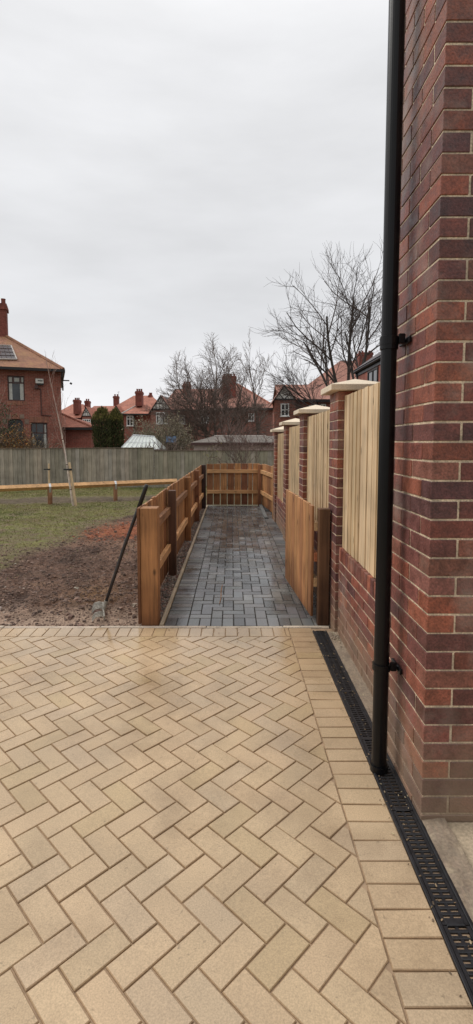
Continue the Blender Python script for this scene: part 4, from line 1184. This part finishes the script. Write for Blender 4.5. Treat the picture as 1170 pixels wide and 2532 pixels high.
# boiler flue box, pipe and bracket
x, z = HP(98,943,Y); mb = MB(); mb.box(x-.20, x+.20, Y-.16, Y-.002, z-.12, z+.13, (1,1,1), .01); vb = mb.build('vent_box', M['meter'], t)
mb = MB(); mb.box(x-.08, x+.16, Y-.175, Y-.161, z-.01, z+.04); mb.box(x-.13, x+.20, Y-.150, Y-.01, z-.20, z-.125); mb.build('vent_slot', M['black_paint'], vb)
x, z = HP(90,957,Y); mb = MB(); mb.tube([(x,Y-.15,z),(x,Y,z)], .10, 10); mb.tube([(x-.05,Y-.08,z-.10),(x+.18,Y-.05,z-.08),(x+.22,Y-.03,z-.12),(HXf(103,1027,Y),Y-.03,HZf(103,1027,Y)),(HXf(126,1028,Y),Y-.03,HZf(126,1028,Y))], .028, 6); mb.build('waste_pipe', M['brown_frame'], t)
x, z = HP(152,940,Y); mb = MB(); mb.tube([(x,Y+.1,z),(x+.42,Y+.1,z)], .035, 6); mb.tube([(x+.45,Y+.1,z-.12),(x+.55,Y+.1,z-.18)], .06, 6); mb.build('wall_bracket', M['black_paint'], t)
mb = MB(); gx = xr+.10; mb.tube([(ex1-.05,Y-.4,zE-.15),(ex1-.08,Y-.38,zE-.4),(gx,Y+.1,zE-.75),(gx,Y+.1,zE-1.1)], .04, 8); mb.build('downpipe', M['black_paint'], t)
t.rotation_euler.z = RA

# --- single storey outbuilding beside it
Y = 29.0; x0, x1 = PX(150,1090,Y), PX(226,1090,Y); zz = PZ(200,1058,Y)
t = thing('outbuilding', 'single storey brick outbuilding with hipped red roof beside the left house', 'outbuilding', ((x0+x1)/2, Y+2, -.35))
walls(t, x0, x1, Y, Y+4, zz, 'old_brick_red')
mb = MB(); ap = (PX(149,1022,Y+2), Y+2, PZ(149,1022,Y+2)); A = (x0-.2,Y-.2,zz+.03); B = (PX(230,1060,Y-.2),Y-.2,zz+.03); Cc = (B[0],Y+4.2,zz+.03); D = (x0-.2,Y+4.2,zz+.03)
mb.poly([A,B,ap]); mb.poly([B,Cc,ap]); mb.poly([Cc,D,ap]); mb.poly([D,A,ap]); mb.poly([D,Cc,B,A]); rf = mb.build('roof', M['roof_red'], t)
mb = MB(); ridge(mb, [(B,ap)], .08); mb.build('ridge_tiles', M['roof_red'], rf); eaves(t, A[0], B[0], A[1], Cc[1], zz+.02, .14)

# --- house A (far, behind conifers)
Y = 84.0; X_ = lambda px, Yq=None: PX(px,1030,Yq or Y); Z_ = lambda py, Yq=None: PZ(200,py,Yq or Y)
t = thing('brick_house', 'distant red roofed house with timbered gable, left of the conifers', 'house', (X_(205), Y+4, -.35))
walls(t, X_(140), X_(266), Y, Y+10, Z_(1035), 'old_brick'); 
mb = MB(); hip(mb, X_(120), X_(222), Y-.5, Y+9, Z_(1033), Z_(999,Y+4), X_(160), X_(188)); rf = mb.build('roof', M['roof_red'], t)
mb = MB(); hip(mb, X_(195), X_(290), Y+.5, Y+11, Z_(1032), Z_(1004,Y+6), X_(210), X_(270)); r2 = mb.build('roof', M['roof_red'], t)
gable(t, X_(208), X_(218.5), X_(231), Z_(1030), Z_(1007), Y-1.2, 6, 'roof_red', 'posts', .3); walls(t, X_(208), X_(231), Y-1.2, Y-.01, Z_(1031), 'old_brick')
chimney(rf, X_(182), X_(195), Y, Y+1.6, Z_(1024), Z_(988), 3); chimney(rf, X_(197), X_(207), Y+3, Y+4.4, Z_(1004), Z_(987), 2); chimney(r2, X_(260), X_(273), Y+6, Y+7, Z_(1006), Z_(971), 2)
window(t, X_(209.5), X_(229.5), Z_(1057), Z_(1037), Y-1.25, 4, .68, fw=.095); window(t, X_(190), X_(204), Z_(1057), Z_(1038), Y-.05, 3, .68, fw=.09)
# aerial
mb = MB(); xx = X_(274.5); mb.tube([(xx,Y+6,Z_(972)),(xx,Y+6,Z_(959))], .035, 5); mb.tube([(xx-.25,Y+6,Z_(961)),(xx+.25,Y+6,Z_(960))], .03, 5); mb.build('aerial', M['steel'], t)

# --- house B
Y = 68.0
t = thing('brick_house', 'red brick house with orange hipped roofs just right of the conifers', 'house', (X_(335), Y+5, -.35))
walls(t, X_(306), X_(331.5), Y, Y+3, Z_(1023), 'old_brick_red'); walls(t, X_(331.6), X_(384), Y+.6, Y+11, Z_(1023), 'old_brick_red'); walls(t, X_(262), X_(305.9), Y+3, Y+12, Z_(1023), 'old_brick_red')
mb = MB(); hip(mb, X_(250), X_(402), Y+3.2, Y+13, Z_(1016,Y+3), Z_(978,Y+8), X_(303), X_(352)); rf = mb.build('roof', M['roof_red'], t)
mb = MB(); hip(mb, X_(303), X_(386), Y-.4, Y+7, Z_(1023), Z_(998,Y+3), X_(335), X_(352)); r2 = mb.build('roof', M['roof_red'], t)
mb = MB(); ridge(mb, [((X_(303),Y-.4,Z_(1023)),(X_(335),Y+3.3,Z_(998,Y+3)))], .11); mb.build('ridge_tiles', M['lead'], r2); eaves(t, X_(303), X_(386), Y-.4, Y+7, Z_(1023), .2)
gable(t, X_(272), X_(283), X_(297), Z_(1023), Z_(1001), Y+1.2, 6, 'roof_red', 'posts', .3); walls(t, X_(272), X_(297), Y+1.2, Y+2.9, Z_(1024), 'old_brick_red')
chimney(rf, X_(330), X_(346), Y+1.6, Y+3.0, Z_(1002), Z_(964), 3); chimney(rf, X_(345), X_(353), Y+7.6, Y+9, Z_(986), Z_(963), 2)
window(t, X_(313.5), X_(330), Z_(1053), Z_(1028), Y-.06, 2, .68, fw=.09)
mb = MB(); mb.tube([(X_(332),Y-.1,Z_(1024)),(X_(332),Y-.1,-.3)], .09, 6); mb.build('downpipe', M['black_paint'], t)

# --- house C (middle)
Y = 60.0
t = thing('brick_house', 'large brown brick house with timbered gable behind the big bare tree', 'house', (X_(530), Y+5, -.35))
walls(t, X_(378), X_(424), Y-1.5, Y+6, Z_(1017), 'old_brick_dark'); walls(t, X_(424.2), X_(556), Y, Y+10, Z_(1012), 'old_brick_dark'); walls(t, X_(556.2), X_(677), Y-.7, Y+11, Z_(1010), 'old_brick_dark')
gable(t, X_(381), X_(403), X_(426), Z_(1014), Z_(981), Y-1.6, 9, 'roof_brown', 'posts', .45)
mb = MB(); hip(mb, X_(395), X_(560), Y-.5, Y+10, Z_(1013), Z_(962,Y+5), X_(425), X_(545)); rf = mb.build('roof', M['roof_brown'], t)
mb = MB(); hip(mb, X_(520), X_(683), Y-1.2, Y+12, Z_(1010), Z_(950,Y+5), X_(548), X_(590)); r2 = mb.build('roof', M['roof_brown'], t)
eaves(t, X_(556), X_(680), Y-1.2, Y+11, Z_(1010), .25); eaves(t, X_(426), X_(555), Y-.5, Y+9, Z_(1013), .2)
mb = MB(); ridge(mb, [((X_(683),Y-1.2,Z_(1010)),(X_(590),Y+5.4,Z_(950,Y+5))),((X_(548),Y+5.4,Z_(950,Y+5)),(X_(590),Y+5.4,Z_(950,Y+5)))], .14); mb.build('ridge_tiles', M['roof_red'], r2)
chimney(rf, X_(447), X_(466), Y+3, Y+4.4, Z_(988), Z_(942), 3); chimney(r2, X_(550), X_(584), Y+1.5, Y+3.6, Z_(1000), Z_(925), 4)
window(t, X_(391), X_(419.5), Z_(1049), Z_(1021), Y-1.56, 4, .68, fw=.10); window(t, X_(443.5), X_(458), Z_(1048), Z_(1027), Y-.06, 3, .72, fw=.095)
window(t, X_(497), X_(516), Z_(1046), Z_(1022), Y-.06, 3, .68, fw=.095); window(t, X_(614), X_(628.5), Z_(1042), Z_(1023), Y-.76, 2, .68, fw=.095); window(t, X_(371)+1.2, X_(377)+1.2, Z_(1050), Z_(1030), Y-1.56, 1, .6, fw=.09)
mb = MB(); xx = X_(611); mb.tube([(xx,Y+1.0,Z_(995)),(xx,Y+1.0,Z_(983))], .1, 6); mb.build('vent_pipe', M['black_paint'], t)

# --- house D (right gable)
Y = 46.0
t = thing('brick_house', 'brick house with half timbered gable and black bargeboards behind the pillars', 'house', (X_(745), Y+4, -.35))
walls(t, X_(678), X_(731), Y, Y+1.49, Z_(990), 'old_brick'); walls(t, X_(700), X_(850), Y+1.5, Y+9, Z_(989,Y+1.5), 'old_brick')
gable(t, X_(678), X_(702), X_(731), Z_(988), Z_(953), Y-.05, 3.2, 'roof_brown', 'cross', .45)
mb = MB(); xa, xb = X_(690), X_(860); ye = Y+1.0; yr = Y+4.6; zr = PZ(740,951,yr); zE_ = PZ(740,987,ye)
mb.poly([(xa,ye,zE_),(xb,ye,zE_),(xb,yr,zr),(xa,yr,zr)]); mb.poly([(xb,yr*2-ye,zE_),(xa,yr*2-ye,zE_),(xa,yr,zr),(xb,yr,zr)]); mb.poly([(xb,ye,zE_),(xb,yr*2-ye,zE_),(xb,yr,zr)]); rf = mb.build('roof', M['roof_brown'], t)
mb = MB(); mb.box(X_(731), xb, ye-.1, ye+.02, zE_-.28, zE_-.02); mb.tube([(X_(790),ye-.12,zE_-.1),(X_(790),ye+.3,zE_-.6),(X_(790),ye+.35,-.3)], .07, 6); mb.build('gutter', M['black_paint'], t)
window(t, X_(694), X_(714.5), Z_(1029), Z_(998), Y-.06, 2, .5, fw=.09); window(t, X_(770), X_(781), Z_(1012), Z_(999), Y+1.44, 2, None, fw=.1); window(t, X_(797), X_(813), Z_(1015), Z_(996), Y+1.44, 2, .6, fw=.1)

# --- house E (big roof behind)
Y = 66.0
t = thing('brick_house', 'far brown roofed house with broad chimney behind the right bare tree', 'house', (X_(860), Y+5, -.35))
walls(t, X_(765), X_(985), Y, Y+11, Z_(955), 'old_brick_dark'); mb = MB(); hip(mb, X_(752), X_(1000), Y-.5, Y+12, Z_(957), Z_(893,Y+6), X_(862), X_(965)); rf = mb.build('roof', M['roof_brown'], t)
chimney(rf, X_(884,Y+3), X_(917,Y+3), Y+2.6, Y+4.6, Z_(930), Z_(862), 4)

# --- new house on the right with black gutter
t = thing('brick_house', 'newer brick house with black gutter and fascia, above first pillar cap', 'house', (9, 18, -.35))
ze = PZ(875,916,24.3); x0 = PX(886,930,24.0); xe = PX(875,916,24.3)
mb = MB(); mb.box(x0, x0+7, 12.5, 24.0, -.3, ze-.05); mb.build('wall', M['old_brick_red'], t)
mb = MB(); mb.box(xe+.10, xe+.2, 12.2, 24.3, ze-.30, ze-.02); mb.box(xe+.2, x0, 12.3, 24.28, ze-.28, ze-.2); mb.build('fascia', M['black_plastic'], t)
mb = MB(); mb.tube([(xe+.03,12.2,ze-.10),(xe+.03,24.3,ze-.10)], .065, 10); mb.tube([(xe+.05,24.1,ze-.14),(xe+.12,24.05,ze-.4),(x0-.06,23.95,ze-.75),(x0-.06,23.95,-.3)], .05, 8); mb.build('gutter', M['black_plastic'], t, smooth=True)
mb = MB(); xm = x0+3.5; zr = ze+2.6
mb.poly([(xe,12.1,ze),(xe,24.4,ze),(xm,24.4,zr),(xm,12.1,zr)]); mb.poly([(xm,12.1,zr),(xm,24.4,zr),(x0+7.5,24.4,ze),(x0+7.5,12.1,ze)]); mb.poly([(xe,24.4,ze),(x0+7.5,24.4,ze),(xm,24.4,zr)]); mb.poly([(xe,12.1,ze),(xm,12.1,zr),(x0+7.5,12.1,ze)])
mb.poly([(xe,12.1,ze-.03),(x0+7.5,12.1,ze-.03),(x0+7.5,24.4,ze-.03),(xe,24.4,ze-.03)]); mb.build('roof', M['slate_panel'], t)
yw0, yw1 = 20.7, 22.2; zb = ze-1.75
mb = MB()
for (ya, yb, za, zc) in ((yw0,yw1,zb,zb+.08),(yw0,yw1,ze-.42,ze-.34),(yw0,yw0+.08,zb+.08,ze-.42),(yw1-.08,yw1,zb+.08,ze-.42),((yw0+yw1)/2-.04,(yw0+yw1)/2+.04,zb+.08,ze-.42)): mb.box(x0-.05, x0+.02, ya, yb, za, zc)
f = mb.build('window', M['black_paint'], t); mb = MB(); mb.poly([(x0-.02,yw1,zb),(x0-.02,yw0,zb),(x0-.02,yw0,ze-.35),(x0-.02,yw1,ze-.35)]); mb.build('pane', M['pane'], f)

# --- greenhouse
Y = 22.0
t = thing('greenhouse', 'pale glazed greenhouse roof showing above the grey fence', 'greenhouse', (PX(345,1090,Y), Y+1, -.3))
A = Vector((PX(296,1112,Y), Y, PZ(296,1112,Y))); B = Vector((PX(395,1112,Y), Y, PZ(395,1112,Y))); Cc = Vector((PX(382,1082,Y+1.3), Y+1.3, PZ(382,1080,Y+1.3))); D = Vector((PX(330,1076,Y+1.3), Y+1.3, PZ(330,1076,Y+1.3)))
mb = MB(); mb.poly([A,B,Cc,D]); E_ = Vector((B.x,Y+2.6,B.z)); Fv = Vector((A.x,Y+2.6,A.z)); mb.poly([D,Cc,E_,Fv]); mb.poly([A,D,Fv]); mb.poly([B,E_,Cc])
mb.box(A.x+.02, B.x-.02, Y+.02, Y+2.58, -.3, A.z-.03); mb.build('glazing', M['polycarb'], t)
mb = MB(); up = Vector((0,-.02,.02))
for k in range(9):
    u = k/8; mb.tube([A.lerp(B,u)+up, D.lerp(Cc,min(1,u+.0))+up], .014, 5)
mb.tube([D+up,Cc+up], .02, 5); mb.tube([A+up,B+up], .02, 5); mb.tube([A.lerp(D,.5)+up, B.lerp(Cc,.5)+up], .012, 5); mb.build('glazing_bars', M['steel'], t)
x, z = P(423,1086,24.2); mb = MB()
for j in range(7):
    for i in range(11):
        u, v = i/10, j/6; mb.v.append((x-.24+.48*u, 24.2+.12*noise.noise((u*4,v*4,1))+v*.1, z-.15+.28*v+.05*noise.noise((u*3,v*2,5))))
for j in range(6):
    for i in range(10): q = j*11+i; mb.face([q,q+1,q+12,q+11], (1,1,1))
o = mb.build('blue_sheet', M['tarp'], smooth=True); tag(o, 'crumpled blue plastic sheet caught in the shrubs behind the fence', 'plastic sheet')
# --- shed
Y = 23.0
t = thing('shed', 'low garage shed with grey felt roof behind the lower grey fence', 'shed', (PX(580,1100,Y), Y+1.5, -.3))
x0, x1 = PX(479,1100,Y), PX(735,1100,Y); ze = PZ(500,1094,Y)
mb = MB(); mb.box(x0, x1, Y, Y+3.6, -.3, ze-.02, (.50,.40,.36)); mb.build('wall', M['lintel'], t)
mb = MB(); za = PZ(530,1078,Y+2)
mb.poly([(x0-.12,Y-.15,ze),(x1+.1,Y-.15,ze),(x1+.1,Y+2,za),(PX(530,1078,Y+2),Y+2,za)]); mb.poly([(x1+.1,Y+3.8,ze),(x0-.12,Y+3.8,ze),(PX(530,1078,Y+2),Y+2,za),(x1+.1,Y+2,za)]); mb.poly([(x0-.12,Y+3.8,ze),(x0-.12,Y-.15,ze),(PX(530,1078,Y+2),Y+2,za)])
mb.poly([(x1+.1,Y-.15,ze),(x1+.1,Y+3.8,ze),(x1+.1,Y+2,za)]); rf = mb.build('roof', M['felt'], t)
mb = MB(); ridge(mb, [((PX(530,1078,Y+2),Y+2,za),(PX(658,1078,Y+2),Y+2,za))], .045); mb.build('ridge', M['lead'], rf)
mb = MB(); mb.box(x0-.12, x1+.1, Y-.17, Y-.152, ze-.12, ze-.004); mb.build('fascia', M['brown_frame'], t)
